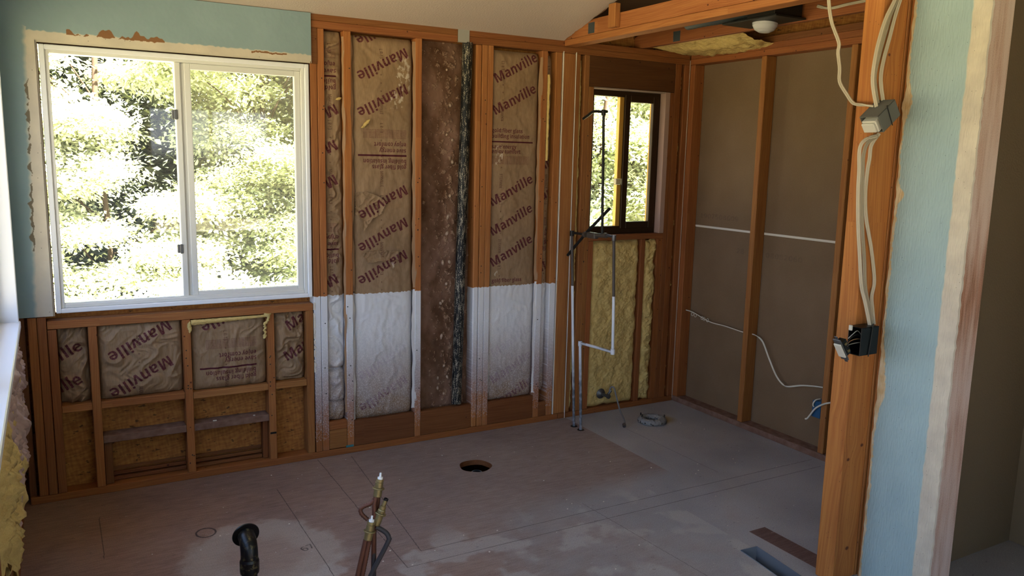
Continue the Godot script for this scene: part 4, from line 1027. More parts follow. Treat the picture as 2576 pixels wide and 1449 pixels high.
func build_insulation():
	M.flange_white = mat(Color(0.80, 0.79, 0.78), 0.7)
	M.kraft_light = triplanar(mat(Color(0.60, 0.47, 0.35), 0.7, null, noise_tex(256, 0.02, 4), 0.1), 2.0)
	var G := "paper-faced batts between the studs of the back wall"
	var b0 := batt("b0", "narrow brown paper insulation strip beside the big window, crumpled and white at its foot", G, -2.566, -2.462, 0.206, 2.385, -0.018, 0.004, 0.026, 700.0, true, 18, 300, 0.035)
	flange(b0, -2.463, 0.25, 2.36, 0.012, 1.0, 3.0, false)
	var b1 := batt("b1", "wide brown paper insulation batt printed upside down, left of the black vent pipe", G, -2.408, -2.045, 0.192, 2.378, -0.014, 0.008, 0.0055, 720.0, true, 44, 260)
	flange(b1, -2.414, 0.96, 2.37, 0.014, -1.0, 1.0, false); flange(b1, -2.043, 0.96, 2.37, 0.022, 1.0, 2.0, false)
	flange(b1, -2.414, 0.20, 0.95, 0.014, -1.0, 1.0, true); flange(b1, -2.043, 0.22, 0.95, 0.020, 1.0, 2.0, true)
	for q in [[b1, -2.335, 1.905, 0.030, 0.9], [b1, -2.352, 1.885, 0.018, 0.4], [b0, -2.492, 2.030, 0.022, 0.3]]:
		var tuft := MB.new()
		var tp := []; var tr := []
		for k in 9:
			var u := k / 8.0
			tp.append(V(q[1] + (u - 0.5) * q[3] * 1.5, q[2] + (u - 0.5) * q[3] * 1.6 * q[4], 0.002 + 0.004 * nz.get_noise_2d(u * 4.0, q[1]))); tr.append(0.001 + q[3] * 0.28 * sin(PI * u) * (1.0 + 0.5 * nz2.get_noise_2d(u * 7.0, q[2])))
		tuft.tube(tp, tr, 8)
		obj("wool_tuft", tuft, M.fiberglass, q[0])
	# torn flaps of its facing
	for q in [[[[-2.404, 1.519], [-2.34, 1.527], [-2.275, 1.506], [-2.216, 1.469], [-2.249, 1.40], [-2.302, 1.373], [-2.364, 1.29], [-2.364, 1.365], [-2.405, 1.402]], 0.010], [[[-2.329, 1.195], [-2.149, 1.186], [-2.136, 1.13], [-2.25, 1.128], [-2.33, 1.120], [-2.365, 1.165]], 0.007]]:
		var poly := PackedVector2Array()
		for p in q[0]: poly.append(Vector2(p[0], p[1]))
		var bb := Rect2(poly[0], Vector2.ZERO)
		for p in poly: bb = bb.expand(p)
		var far := 0.012
		var f := func(s: float, u: float):
			var p := bb.position + Vector2(s, u) * bb.size
			var e := 1.0
			for k in poly.size(): e = minf(e, p.distance_to(Geometry2D.get_closest_point_to_segment(p, poly[k], poly[(k + 1) % poly.size()])))
			return V(p.x, p.y, 0.001 + q[1] * exp(-e / far) + 0.008 * (crease(p.x * 2.0, p.y * 2.0) - 0.6))
		var keep := func(s: float, u: float): return Geometry2D.is_point_in_polygon(bb.position + Vector2(s, u) * bb.size + Vector2(0.003 * nz2.get_noise_2d(u * 40.0, 1.0), 0.003 * nz2.get_noise_2d(s * 40.0, 2.0)), poly)
		var mb := MB.new()
		mb.sheet(48, 48, f, func(s: float, u: float): return Vector2((bb.position.x + s * bb.size.x + 2.408) / 0.363, 1.0 - (bb.position.y + u * bb.size.y - 0.192) / 2.186), Vector3(0, 0, 1), keep)
		obj("paper_flap", mb, b1.get_node("paper_facing").material_override, b1)
	var b2 := batt("b2", "wide brown paper insulation batt printed upright, right of the vent pipe's triple stud", G, -1.534, -1.198, 0.192, 2.372, -0.014, 0.006, 0.0055, 720.0, true, 42, 260)
	flange(b2, -1.201, 0.96, 2.35, 0.018, 1.0, 6.0, false); flange(b2, -1.532, 0.25, 0.5, 0.012, -1.0, 5.0, true); flange(b2, -1.201, 0.21, 0.95, 0.014, 1.0, 6.0, true)
	var b3 := batt("b3", "narrow brown paper insulation strip left of the orange end stud, with yellow wool showing", G, -1.153, -1.097, 0.21, 2.37, -0.022, 0.0, 0.014, 700.0, true, 10, 240)
	for k in [[2.0, 2.25, 1.7], [1.72, 2.0, 4.0]]:
		var mb := MB.new()
		var f := func(s: float, u: float): return V(-1.152 + 0.028 * s * (0.7 + 0.4 * nz.get_noise_2d(k[2], u * 5.0)), lerpf(k[0], k[1], u), -0.006 + 0.012 * sin(PI * s) + 0.004 * nz.get_noise_2d(s * 6.0, u * 20.0))
		mb.sheet(6, 20, f, func(s: float, u: float): return Vector2(s, u), Vector3(0, 0, 1))
		obj("glass_wool", mb, M.fiberglass, b3)
	var L := "paper-faced batts under the big window"
	batt("l0", "small crumpled brown paper batt at left under the big window, dark hole at its foot", L, -3.898, -3.769, 0.484, 0.866, -0.030, 0.014, 0.048, 800.0, false, 36, 90)
	batt("l1", "wide wrinkled brown paper batt under the big window printed upside down with two big words", L, -3.726, -3.336, 0.484, 0.866, -0.020, 0.012, 0.020, 800.0, false, 90, 90)
	var l2 := batt("l2", "wide brown paper batt under the big window printed upside down with a ruled text block", L, -3.293, -2.907, 0.478, 0.856, -0.016, 0.012, 0.011, 800.0, false, 80, 80)
	batt("l3", "narrow crumpled brown paper batt under the right end of the big window", L, -2.864, -2.693, 0.478, 0.866, -0.024, 0.016, 0.036, 800.0, false, 40, 90)
	# yellow wool fraying out of the third one
	var fr := MB.new()
	var ff := func(s: float, u: float): return V(lerpf(-3.293, -2.915, s), 0.850 + 0.014 * u - 0.014 * (1.0 - s) * (1.0 - u) + 0.003 * nz.get_noise_2d(s * 30.0, u * 3.0), 0.000 + 0.008 * sin(PI * u) + 0.003 * nz.get_noise_2d(s * 60.0, u * 4.0))
	fr.sheet(50, 5, ff, func(s: float, u: float): return Vector2(s, u), Vector3(0, 0, 1))
	obj("frayed_wool", fr, M.fiberglass, l2)
	var fr2 := MB.new()
	var path := []; var rad := []
	for k in 26:
		var u := k / 25.0
		path.append(V(-2.918 + 0.012 * nz.get_noise_2d(3.0, u * 6.0) + (0.018 * (1.0 - u) if u < 0.4 else 0.0), 0.872 - 0.135 * u, 0.008)); rad.append(0.004 + 0.013 * absf(nz.get_noise_2d(8.0, u * 8.0)) + 0.014 * exp(-pow(u / 0.12, 2.0)))
	fr2.tube(path, rad, 9)
	obj("frayed_wool", fr2, M.fiberglass, l2)
	var fr3 := MB.new()
	path = []; rad = []
	for k in 12:
		var u := k / 11.0
		path.append(V(-3.300 + 0.006 * nz.get_noise_2d(5.0, u * 6.0), 0.858 - 0.06 * u, 0.004)); rad.append(0.003 + 0.008 * sin(PI * u))
	fr3.tube(path, rad, 8)
	obj("frayed_wool", fr3, M.fiberglass, l2)
	# bare glass wool round the bath window
	var Y := "bare yellow glass wool round the bath window"
	fluff("glass_wool_batt", "large bare yellow glass wool batt under the bath window", -0.757, -0.357, 0.040, 1.195, -0.004, 0.014, 2.0, 0.010, Y)
	fluff("glass_wool_batt", "narrow bulging yellow glass wool strip right of the large batt under the bath window", -0.317, -0.215, 0.040, 1.196, 0.008, 0.030, 12.0, 0.02, Y)
	fluff("glass_wool_strip", "thin full-height yellow glass wool strip left of the bath window", -0.911, -0.876, 0.05, 2.36, -0.008, 0.022, 22.0, 0.006, Y)
	fluff("glass_wool_strip", "thin yellow glass wool strip in the back corner gap right of the bath window", -0.0735, -0.0465, 0.045, 2.34, -0.014, 0.034, 33.0, 0.006, Y)
	# loose wool and paper hanging below the sill of the left wall
	for k in 4:
		var z0: float = [0.10, 0.46, 0.87, 1.28][k]
		var z1: float = [0.41, 0.82, 1.23, 1.64][k]
		var lab: String = ["paper-faced wool bulging below the left sill, nearest the back corner", "torn pinkish paper sheet hanging below the left window sill", "torn paper and yellow wool below the left window sill", "loose yellow wool at the left edge of the picture below the sill"][k]
		var t := thing("insulation_batt", lab, "insulation", "torn batts below the left sill")
		var yb: float = [0.45, 0.24, 0.20, 0.30][k]
		var f := func(s: float, u: float):
			var y := lerpf(yb + 0.10 * nz.get_noise_2d(k * 3.0, s * 3.0) + 0.12 * s, 0.90, u); var z := lerpf(z0, z1, s)
			var rim := 1.0 - exp(-minf(s, 1.0 - s) / 0.08)
			return V(-4.095 + (0.044 + 0.010 * (k % 2) + 0.040 * nz.get_noise_2d(z * 9.0, y * 8.0) + 0.010 * nz2.get_noise_2d(z * 40.0, y * 30.0)) * rim * (0.55 + 0.45 * sin(PI * u)), y, z)
		var mb := MB.new()
		mb.sheet(30, 50, f, func(s: float, u: float): return Vector2(s, u), Vector3.RIGHT)
		obj("paper_facing", mb, M.fiberglass if k == 3 else M.kraft_pink, t)
		var wl := MB.new()
		var fw := func(s: float, u: float):
			var y := lerpf(0.30, 0.89, u); var z := lerpf(z0 + 0.02, z0 + 0.14, s)
			return V(-4.09 + ((0.030 if k < 2 else 0.046) + 0.05 * nz.get_noise_2d(z * 9.0 + 5.0, y * 7.0)) * sin(PI * s) * (1.0 - exp(-minf(u, 1.0 - u) / 0.1)), y + 0.02 * nz.get_noise_2d(s * 6.0, k + 3.0), z)
		wl.sheet(14, 40, fw, func(s: float, u: float): return Vector2(s, u), Vector3.RIGHT)
		obj("glass_wool", wl, M.fiberglass, t)
	# brown lining with plaster spatter behind the vent pipe
	var im := pixels(240, 1400, func(px: float, py: float):
		var x := -1.999 + 0.345 * px / 240.0; var y := 2.39 - 2.2 * py / 1400.0
		var a := nz.get_noise_2d(x * 6.0, y * 3.5); var b := nz.get_noise_2d(x * 20.0 + 5.0, y * 16.0)
		var c := Color(0.47, 0.355, 0.285).lerp(Color(0.335, 0.225, 0.15), clampf(0.5 + 0.9 * a + 0.35 * b, 0.0, 1.0))
		c = c.lerp(Color(0.60, 0.47, 0.41), 0.55 * smoothstep(0.0, 0.35, nz.get_noise_2d(x * 3.0 + 9.0, y * 1.6)))
		var s := spatter(x, y)
		return c.lerp(Color(0.66, 0.55, 0.46), 0.7 * smoothstep(0.0, 0.22, s)))
	var lin := thing("backing_paper", "stained brown paper lining with plaster spatter behind the black vent pipe", "backing paper")
	var lf := func(s: float, u: float):
		var x := lerpf(-1.998, -1.655, s); var y := lerpf(0.05, 2.39, u)
		return V(x, y, -0.074 + 0.010 * nz.get_noise_2d(x * 6.0, y * 4.0) + 0.006 * clampf(spatter(x, y) * 6.0, 0.0, 1.0))
	var lm := MB.new(); lm.sheet(60, 380, lf, func(s: float, u: float): return Vector2(s, (2.39 - lerpf(0.05, 2.39, u)) / 2.2), Vector3(0, 0, 1))
	obj("lining_sheet", lm, mat(Color.WHITE, 0.85, tex(im)), lin)
	for k in 20:
		var hy := rng.randf_range(0.25, 2.3)
		var p := V(-1.745 - 0.022 * (2.2 - hy) - rng.randf_range(0.0, 0.07) if k < 17 else rng.randf_range(-1.95, -1.8), hy, -0.070)
		var pb := MB.new()
		var r := rng.randf_range(0.004, 0.010)
		if p.x > -1.66: continue
		pb.lathe([Vector2(r, -0.004), Vector2(r * 0.95, 0.004), Vector2(r * 0.6, 0.008), Vector2(0.0, 0.010)], Transform3D(Basis(V(1, 0.3 * rng.randfn(), 0), V(0, 0, 1), V(0.4 * rng.randfn(), -rng.randf_range(1.2, 2.4), 0)), p), 9)
		obj("plaster_blob", pb, M.gypsum_warm, lin)

func spatter(x: float, y: float) -> float:
	var near := exp(-pow((x + 1.79 + 0.022 * (y - 1.2)) / 0.07, 2.0))
	return nz.get_noise_2d(x * 26.0, y * 17.0) + 0.25 * nz2.get_noise_2d(x * 90.0, y * 70.0) - 0.46 + 0.30 * near

# ------------------------------------------------------------------ plumbing
func build_plumbing():
	# vent stack
	var vs := thing("vent_pipe", "black vertical vent pipe spattered with plaster in the open wall bay", "pipe")
	var im := pixels(256, 1024, func(x: float, y: float):
		var a := nz.get_noise_2d(x * 0.05, y * 0.03) + 0.5 * nz2.get_noise_2d(x * 0.22, y * 0.16)
		var dens := 0.24 + 0.30 * nz.get_noise_2d(3.0, y * 0.006)
		return Color(0.045, 0.05, 0.06).lerp(Color(0.66, 0.62, 0.54), 0.9 * smoothstep(dens, dens + 0.10, a)))
	var vm := mat(Color.WHITE, 0.5, tex(im)); vm.uv1_scale = Vector3(1.0, 0.114, 1.0)
	var path := []; var rad := []
	for k in 120:
		var y := lerpf(2.396, 0.205, k / 119.0)
		path.append(V(-1.704 - 0.022 * (2.2 - y), y, -0.024)); rad.append(0.031 + 0.0022 * absf(nz.get_noise_2d(y * 30.0, 1.0)))
	var mb := MB.new(); mb.tube(path, rad, 22)
	obj("stack", mb, vm, vs)
	# shower supply: two risers, valve body, shower riser with arm
	var sp := thing("shower_plumbing", "bare shower pipes with valve standing in front of the bath window", "pipes")
	var elbow := func(p: Vector3, d: Vector3, m: Material):
		var e := MB.new(); e.lathe([Vector2(0.0, -0.017), Vector2(0.0125, -0.017), Vector2(0.0135, -0.008), Vector2(0.0135, 0.008), Vector2(0.0125, 0.017), Vector2(0.0, 0.017)], towards(p, d), 12)
		obj("elbow", e, m, sp)
	tube_obj("supply_pipe", smooth_path([V(-0.982, 0.0, 0.172), V(-0.982, 0.41, 0.138), V(-0.982, 0.83, 0.106), V(-0.982, 1.265, 0.072)], 0.1), 0.0088, M.pipe_grey, sp, 12)
	tube_obj("supply_pipe", [V(-0.982, 1.266, 0.070), V(-0.982, 1.268, 0.13), V(-0.982, 1.268, 0.205)], 0.008, M.steel_dark, sp, 12)
	elbow.call(V(-0.982, 1.262, 0.072), Vector3.UP, M.steel_dark)
	tube_obj("supply_pipe", [V(-0.982, 0.0, 0.251), V(-0.982, 0.30, 0.229), V(-0.982, 0.562, 0.209)], 0.0092, M.pipe_grey, sp, 12)
	tube_obj("supply_pipe", [V(-0.982, 0.568, 0.209), V(-0.982, 0.578, 0.38), V(-0.982, 0.585, 0.556)], 0.0088, M.pipe_grey, sp, 12)
	tube_obj("supply_pipe", [V(-0.982, 0.585, 0.556), V(-0.982, 0.91, 0.543), V(-0.982, 1.275, 0.520)], 0.0088, M.pipe_grey, sp, 12)
	elbow.call(V(-0.982, 0.565, 0.210), Vector3.UP, M.pipe_grey); elbow.call(V(-0.982, 0.588, 0.556), Vector3.UP, M.pipe_grey)
	tube_obj("supply_pipe", [V(-0.982, 1.281, 0.520), V(-0.982, 1.283, 0.47), V(-0.982, 1.283, 0.43)], 0.008, M.steel, sp, 12)
	elbow.call(V(-0.982, 1.276, 0.520), Vector3.UP, M.steel)
	var vb := MB.new()
	vb.box(V(-1.000, 1.252, 0.255), V(-0.964, 1.288, 0.345), 2, 0.006)
	vb.lathe([Vector2(0.0, -0.08), Vector2(0.013, -0.08), Vector2(0.013, 0.08), Vector2(0.0, 0.08)], towards(V(-0.982, 1.276, 0.36), V(0, 0.05, 1)), 12)
	vb.lathe([Vector2(0.0, -0.012), Vector2(0.018, -0.012), Vector2(0.018, 0.012), Vector2(0.0, 0.012)], towards(V(-0.982, 1.268, 0.222), V(0, 0, 1)), 8)
	vb.lathe([Vector2(0.0, -0.012), Vector2(0.016, -0.012), Vector2(0.016, 0.012), Vector2(0.0, 0.012)], towards(V(-0.982, 1.282, 0.435), V(0, 0, 1)), 8)
	obj("valve_body", vb, mat(Color(0.30, 0.27, 0.24), 0.5), sp)
	tube_obj("shower_riser", smooth_path([V(-0.982, 1.28, 0.402), V(-0.982, 1.476, 0.391), V(-0.982, 1.64, 0.385), V(-0.982, 2.015, 0.366)], 0.15), 0.0085, M.steel_dark, sp, 12)
	tube_obj("shower_arm", smooth_path([V(-0.982, 2.017, 0.40), V(-0.982, 2.018, 0.35), V(-0.982, 2.023, 0.265), V(-0.982, 2.004, 0.212), V(-0.982, 1.983, 0.155)], 0.02), 0.0085, M.steel_dark, sp, 12)
	elbow.call(V(-0.982, 2.012, 0.366), Vector3.UP, M.steel_dark)
	for z in [[0.172, 0.0], [0.251, 0.0]]:
		var hb := MB.new(); hb.lathe([Vector2(0.024, 0.0), Vector2(0.022, 0.0015), Vector2(0.0, 0.0016)], Transform3D(Basis(), V(-0.982, 0.0, z[0])), 14)
		obj("hole_shade_disc", hb, M.black, sp)  # flat black disc painted in for the dark of the pipe's floor hole
	var bar := tube_obj("steel_bar", [V(-0.969, 1.113, -0.0 + 0.012), V(-0.969, 1.28, 0.215), V(-0.969, 1.445, 0.447)], 0.0095, M.steel_dark, null, 6)
	tag(bar, "dark steel bar slanting across the shower valve in front of the bath window", "bar")
	# toilet stop valve with its hose
	var st := thing("stop_valve", "chrome stop valve with grey braided hose at the foot of the bath wall", "valve")
	mb = MB.new(); mb.lathe([Vector2(0.0, 0.018), Vector2(0.012, 0.017), Vector2(0.034, 0.004), Vector2(0.036, 0.0), Vector2(0.0, 0.0)], towards(V(-0.653, 0.135, 0.006), V(0, 0, 1)), 22)
	obj("escutcheon", mb, M.steel, st)
	mb = MB.new(); mb.lathe([Vector2(0.0, 0.0), Vector2(0.011, 0.0), Vector2(0.011, 0.05), Vector2(0.016, 0.052), Vector2(0.016, 0.066), Vector2(0.0, 0.068)], towards(V(-0.648, 0.133, 0.02), V(0.12, 0, 1)), 14)
	mb.lathe([Vector2(0.0, 0.0), Vector2(0.009, 0.0), Vector2(0.009, 0.04), Vector2(0.0, 0.04)], towards(V(-0.630, 0.135, 0.055), V(0.6, 0.75, 0.1)), 12)
	obj("valve_body", mb, M.steel, st)
	tube_obj("hose", smooth_path([V(-0.616, 0.160, 0.056), V(-0.606, 0.190, 0.06), V(-0.592, 0.186, 0.075), V(-0.592, 0.14, 0.10), V(-0.612, 0.07, 0.17), V(-0.64, 0.05, 0.235), V(-0.675, 0.035, 0.31), V(-0.700, 0.018, 0.345)], 0.012), 0.0058, mat(Color(0.45, 0.45, 0.46), 0.5), st, 10)
	mb = MB.new(); mb.lathe([Vector2(0.0, 0.0), Vector2(0.012, 0.0), Vector2(0.012, 0.022), Vector2(0.009, 0.026), Vector2(0.0, 0.026)], towards(V(-0.706, 0.012, 0.352), V(0.3, 0.35, -0.6)), 6)
	obj("nut", mb, M.steel, st)
	# toilet flange with old wax
	var tf := thing("toilet_flange", "grey crusted toilet flange on the pale floor below the bath window", "flange")
	mb = MB.new()
	var rg := func(s: float, u: float):
		var a = TAU * s; var b = TAU * u
		var lump := 1.0 + 0.22 * nz.get_noise_2d(cos(a) * 3.0 + 5.0, sin(a) * 3.0 + 3.0 * b)
		var rr = 0.070 + 0.027 * cos(b) * lump
		return V(-0.462 + cos(a) * rr, maxf(0.0, 0.014 + 0.024 * sin(b) * lump), 0.335 + sin(a) * rr)
	mb.sheet(60, 14, rg, func(s: float, u: float): return Vector2(s, u), Vector3.UP)
	obj("wax_ring", mb, M.wax, tf)
	mb = MB.new(); mb.lathe([Vector2(0.055, 0.002), Vector2(0.048, 0.012), Vector2(0.046, 0.004), Vector2(0.0, 0.003)], Transform3D(Basis(), V(-0.462, 0, 0.335)), 24)
	obj("throat_shade", mb, M.black, tf)  # black disc stands in for the shade down the open flange hole
	for k in [[-0.53, 0.30], [-0.40, 0.375], [-0.505, 0.27]]:
		mb = MB.new(); mb.lathe([Vector2(0.0045, 0.0), Vector2(0.0045, 0.05), Vector2(0.0, 0.052)], Transform3D(Basis(V(0, 0, 1), rng.randf_range(-0.4, 0.4)), V(k[0], 0.004, k[1])), 8)
		obj("bolt", mb, M.steel_dark, tf)
	# trap seen through the hole in the floor
	var dp := thing("floor_drain", "black drain pipe end down in the round hole in the floor", "drain")
	mb = MB.new()
	mb.lathe([Vector2(0.026, -0.30), Vector2(0.030, -0.30), Vector2(0.030, 0.0), Vector2(0.0235, 0.0), Vector2(0.0235, -0.10), Vector2(0.0, -0.10)], Transform3D(Basis(), V(-1.862, -0.045, 0.49)), 28)
	obj("pipe_end", mb, M.black, dp)
	mb = MB.new(); mb.lathe([Vector2(0.0305, -0.001), Vector2(0.0305, 0.001), Vector2(0.0255, 0.0015), Vector2(0.0255, -0.001)], Transform3D(Basis(), V(-1.862, -0.0445, 0.49)), 28)
	obj("pipe_rim", mb, mat(Color(0.38, 0.40, 0.43), 0.4), dp)
	tube_obj("trap_arm", smooth_path([V(-1.84, -0.20, 0.50), V(-1.80, -0.13, 0.53), V(-1.74, -0.12, 0.56), V(-1.60, -0.13, 0.62)], 0.02), 0.032, M.black, dp, 16)
	# black drain riser in the foreground, elbow and disc at its top
	var ab := thing("drain_riser", "black plastic drain pipe with elbow and round disc rising in the foreground", "pipe")
	tube_obj("riser", [V(-3.405, 0.0, 1.885), V(-3.404, 0.2, 1.885), V(-3.402, 0.42, 1.883)], 0.0242, M.abs_black, ab, 24)
	mb = MB.new(); mb.lathe([Vector2(0.0, -0.028), Vector2(0.0295, -0.028), Vector2(0.0305, -0.02), Vector2(0.0305, 0.012), Vector2(0.0275, 0.020), Vector2(0.0, 0.02)], Transform3D(Basis(), V(-3.402, 0.425, 1.883)), 26)
	obj("coupling", mb, M.abs_black, ab)
	tube_obj("elbow", smooth_path([V(-3.402, 0.432, 1.883), V(-3.401, 0.465, 1.880), V(-3.4005, 0.488, 1.866), V(-3.400, 0.498, 1.842), V(-3.400, 0.500, 1.828)], 0.006), 0.0272, M.abs_black, ab, 24)
	mb = MB.new(); mb.lathe([Vector2(0.0, -0.002), Vector2(0.0425, -0.002), Vector2(0.0435, 0.001), Vector2(0.0425, 0.004), Vector2(0.0, 0.004)], towards(V(-3.400, 0.500, 1.828), V(-0.05, 0.25, -1)), 40)
	obj("disc", mb, M.black, ab)
	# brass tub-filler valves on copper stubs
	var tv := thing("tub_filler_valves", "cluster of three brass tub valves on copper tubes standing in the foreground", "valves")
	var valve := func(base: Vector3, top: Vector3, m: Material):
		var L := base.distance_to(top)
		var b := MB.new()
		b.lathe([Vector2(0.0, 0.0), Vector2(0.0125, 0.0), Vector2(0.0135, 0.002), Vector2(0.0135, L * 0.42), Vector2(0.019, L * 0.42 + 0.001), Vector2(0.0195, L * 0.42 + 0.003), Vector2(0.019, L * 0.42 + 0.005), Vector2(0.013, L * 0.42 + 0.006), Vector2(0.0130, L * 0.80), Vector2(0.0115, L * 0.82), Vector2(0.0115, L * 0.86), Vector2(0.013, L * 0.87), Vector2(0.0125, L * 0.98), Vector2(0.0, L)], towards(base, top - base), 22)
		var o := obj("brass_valve", b, m, tv)
		return o
	var v1 = valve.call(V(-3.031, 0.646, 2.049), V(-3.020, 0.703, 2.046), M.brass)
	var v3 = valve.call(V(-3.075, 0.522, 2.082), V(-3.062, 0.580, 2.079), M.brass)
	for q in [[v1, V(-3.020, 0.700, 2.046), V(-3.0165, 0.722, 2.043)], [v3, V(-3.062, 0.577, 2.079), V(-3.0585, 0.598, 2.077)]]:
		mb = MB.new()
		var d: Vector3 = q[2] - q[1]
		mb.lathe([Vector2(0.0, 0.0), Vector2(0.0085, 0.0), Vector2(0.0085, 0.009), Vector2(0.0, 0.009)], towards(q[1], d), 12)
		mb.lathe([Vector2(0.0, 0.0), Vector2(0.0036, 0.0), Vector2(0.0034, d.length()), Vector2(0.0, d.length())], towards(q[1], d), 10)
		obj("white_stem", mb, M.white, q[0])
	mb = MB.new()
	mb.lathe([Vector2(0.0, 0.0), Vector2(0.0115, 0.0), Vector2(0.0125, 0.004), Vector2(0.0125, 0.036), Vector2(0.0185, 0.037), Vector2(0.019, 0.040), Vector2(0.0185, 0.042), Vector2(0.0125, 0.043), Vector2(0.013, 0.050), Vector2(0.0115, 0.054), Vector2(0.010, 0.055), Vector2(0.010, 0.064), Vector2(0.0068, 0.067), Vector2(0.0068, 0.086), Vector2(0.0, 0.086)], towards(V(-3.040, 0.556, 2.062), V(0.032, 0.080, 0.003)), 20)
	var v2 := obj("brass_valve", mb, M.brass, tv)
	mb = MB.new(); mb.lathe([Vector2(0.0, 0.0), Vector2(0.0075, 0.0), Vector2(0.0075, 0.007), Vector2(0.005, 0.0075), Vector2(0.005, 0.002), Vector2(0.0, 0.002)], towards(V(-3.0085, 0.635, 2.065), V(0.032, 0.080, 0.003)), 16)
	obj("rubber_tip", mb, M.black, v2)
	tube_obj("copper_tube", smooth_path([V(-3.034, 0.648, 2.047), V(-3.040, 0.628, 2.048), V(-3.043, 0.588, 2.054), V(-3.052, 0.40, 2.065), V(-3.060, 0.0, 2.07)], 0.03), 0.0076, M.copper, tv, 12)
	tube_obj("copper_tube", smooth_path([V(-3.024, 0.648, 2.040), V(-3.026, 0.606, 2.036), V(-3.036, 0.56, 2.037), V(-3.044, 0.38, 2.05), V(-3.05, 0.0, 2.055)], 0.03), 0.0076, M.copper, tv, 12)
	tube_obj("copper_tube", [V(-3.080, 0.524, 2.079), V(-3.110, 0.408, 2.083), V(-3.16, 0.2, 2.09), V(-3.20, 0.0, 2.1)], 0.0085, M.copper, tv, 12)
	var coil := func(pts: Array, step: float, r: float):
		var b := MB.new(); b.tube(smooth_path(pts, step), r, 10, true, 0.22)
		obj("corrugated_tube", b, M.copper, tv)
	coil.call([V(-3.070, 0.522, 2.084), V(-3.097, 0.408, 2.089), V(-3.145, 0.2, 2.10), V(-3.18, 0.0, 2.11)], 0.004, 0.0070)
	coil.call([V(-3.041, 0.636, 2.046), V(-3.052, 0.623, 2.042), V(-3.070, 0.614, 2.033), V(-3.080, 0.605, 2.029), V(-3.078, 0.590, 2.033), V(-3.062, 0.572, 2.045)], 0.004, 0.0062)
	tube_obj("steel_tube", smooth_path([V(-3.040, 0.550, 2.063), V(-3.023, 0.540, 2.074), V(-3.011, 0.529, 2.083), V(-3.007, 0.517, 2.088), V(-3.010, 0.503, 2.089), V(-3.066, 0.393, 2.077), V(-3.20, 0.13, 2.06), V(-3.26, 0.0, 2.05)], 0.008), 0.0078, mat(Color(0.22, 0.21, 0.22), 0.5), tv, 12)
	tube_obj("steel_tube", [V(-3.044, 0.545, 2.055), V(-3.046, 0.522, 2.054), V(-3.053, 0.388, 2.073), V(-3.07, 0.0, 2.08)], 0.0070, mat(Color(0.20, 0.19, 0.20), 0.5), tv, 12)

# ------------------------------------------------------------------ electrical
func cable(label: String, pts: Array, m: Material, r := 0.0052, group := "") -> Node3D:
	# flat two-core cable: two cores side by side under one jacket
	var t := thing("cable", label, "cable", group)
	var p := smooth_path(pts, 0.012)
	var mb := MB.new()
	for s in [-1.0, 1.0]:
		var q := []
		for i in p.size():
			var d: Vector3 = (p[mini(i + 1, p.size() - 1)] - p[maxi(i - 1, 0)]).normalized()
			var w := d.cross(V(0.79, 0.0, -0.61) if absf(d.y) > 0.3 else V(0.3, 0.4, 0.85)).normalized()
			q.append(p[i] + w * s * r * 0.75)
		mb.tube(q, r, 9)
	obj("jacket", mb, m, t)
	return t

func wall_box(called: String, label: String, at: Vector3, tilt: float, w: float, h: float, d: float, m: Material) -> Node3D:
	# open box, mouth towards -x of its own axes; origin at the middle of the mouth
	var t := thing(called, label, "junction box")
	t.position = at; t.rotation.z = tilt
	var mb := MB.new()
	var k := 0.003
	mb.box(V(0, h / 2 - k, -w / 2), V(d, h / 2, w / 2), 0, 0.001); mb.box(V(0, -h / 2, -w / 2), V(d, -h / 2 + k, w / 2), 0, 0.001)
	mb.box(V(0, -h / 2, w / 2 - k), V(d, h / 2, w / 2), 0, 0.001); mb.box(V(0, -h / 2, -w / 2), V(d, h / 2, -w / 2 + k), 0, 0.001)
	mb.box(V(d - k, -h / 2, -w / 2), V(d, h / 2, w / 2), 0, 0.001)
	obj("box_shell", mb, m, t)
	var s := MB.new(); s.lathe([Vector2(0.0, 0.0), Vector2(0.002, 0.0), Vector2(0.002, h * 1.15), Vector2(0.0045, h * 1.16), Vector2(0.0, h * 1.18)], towards(V(0.05, -h * 0.55, w / 2 + 0.003), V(0.1, 1.0, 0.0)), 7)
	obj("nail", s, M.steel_dark, t)
	return t

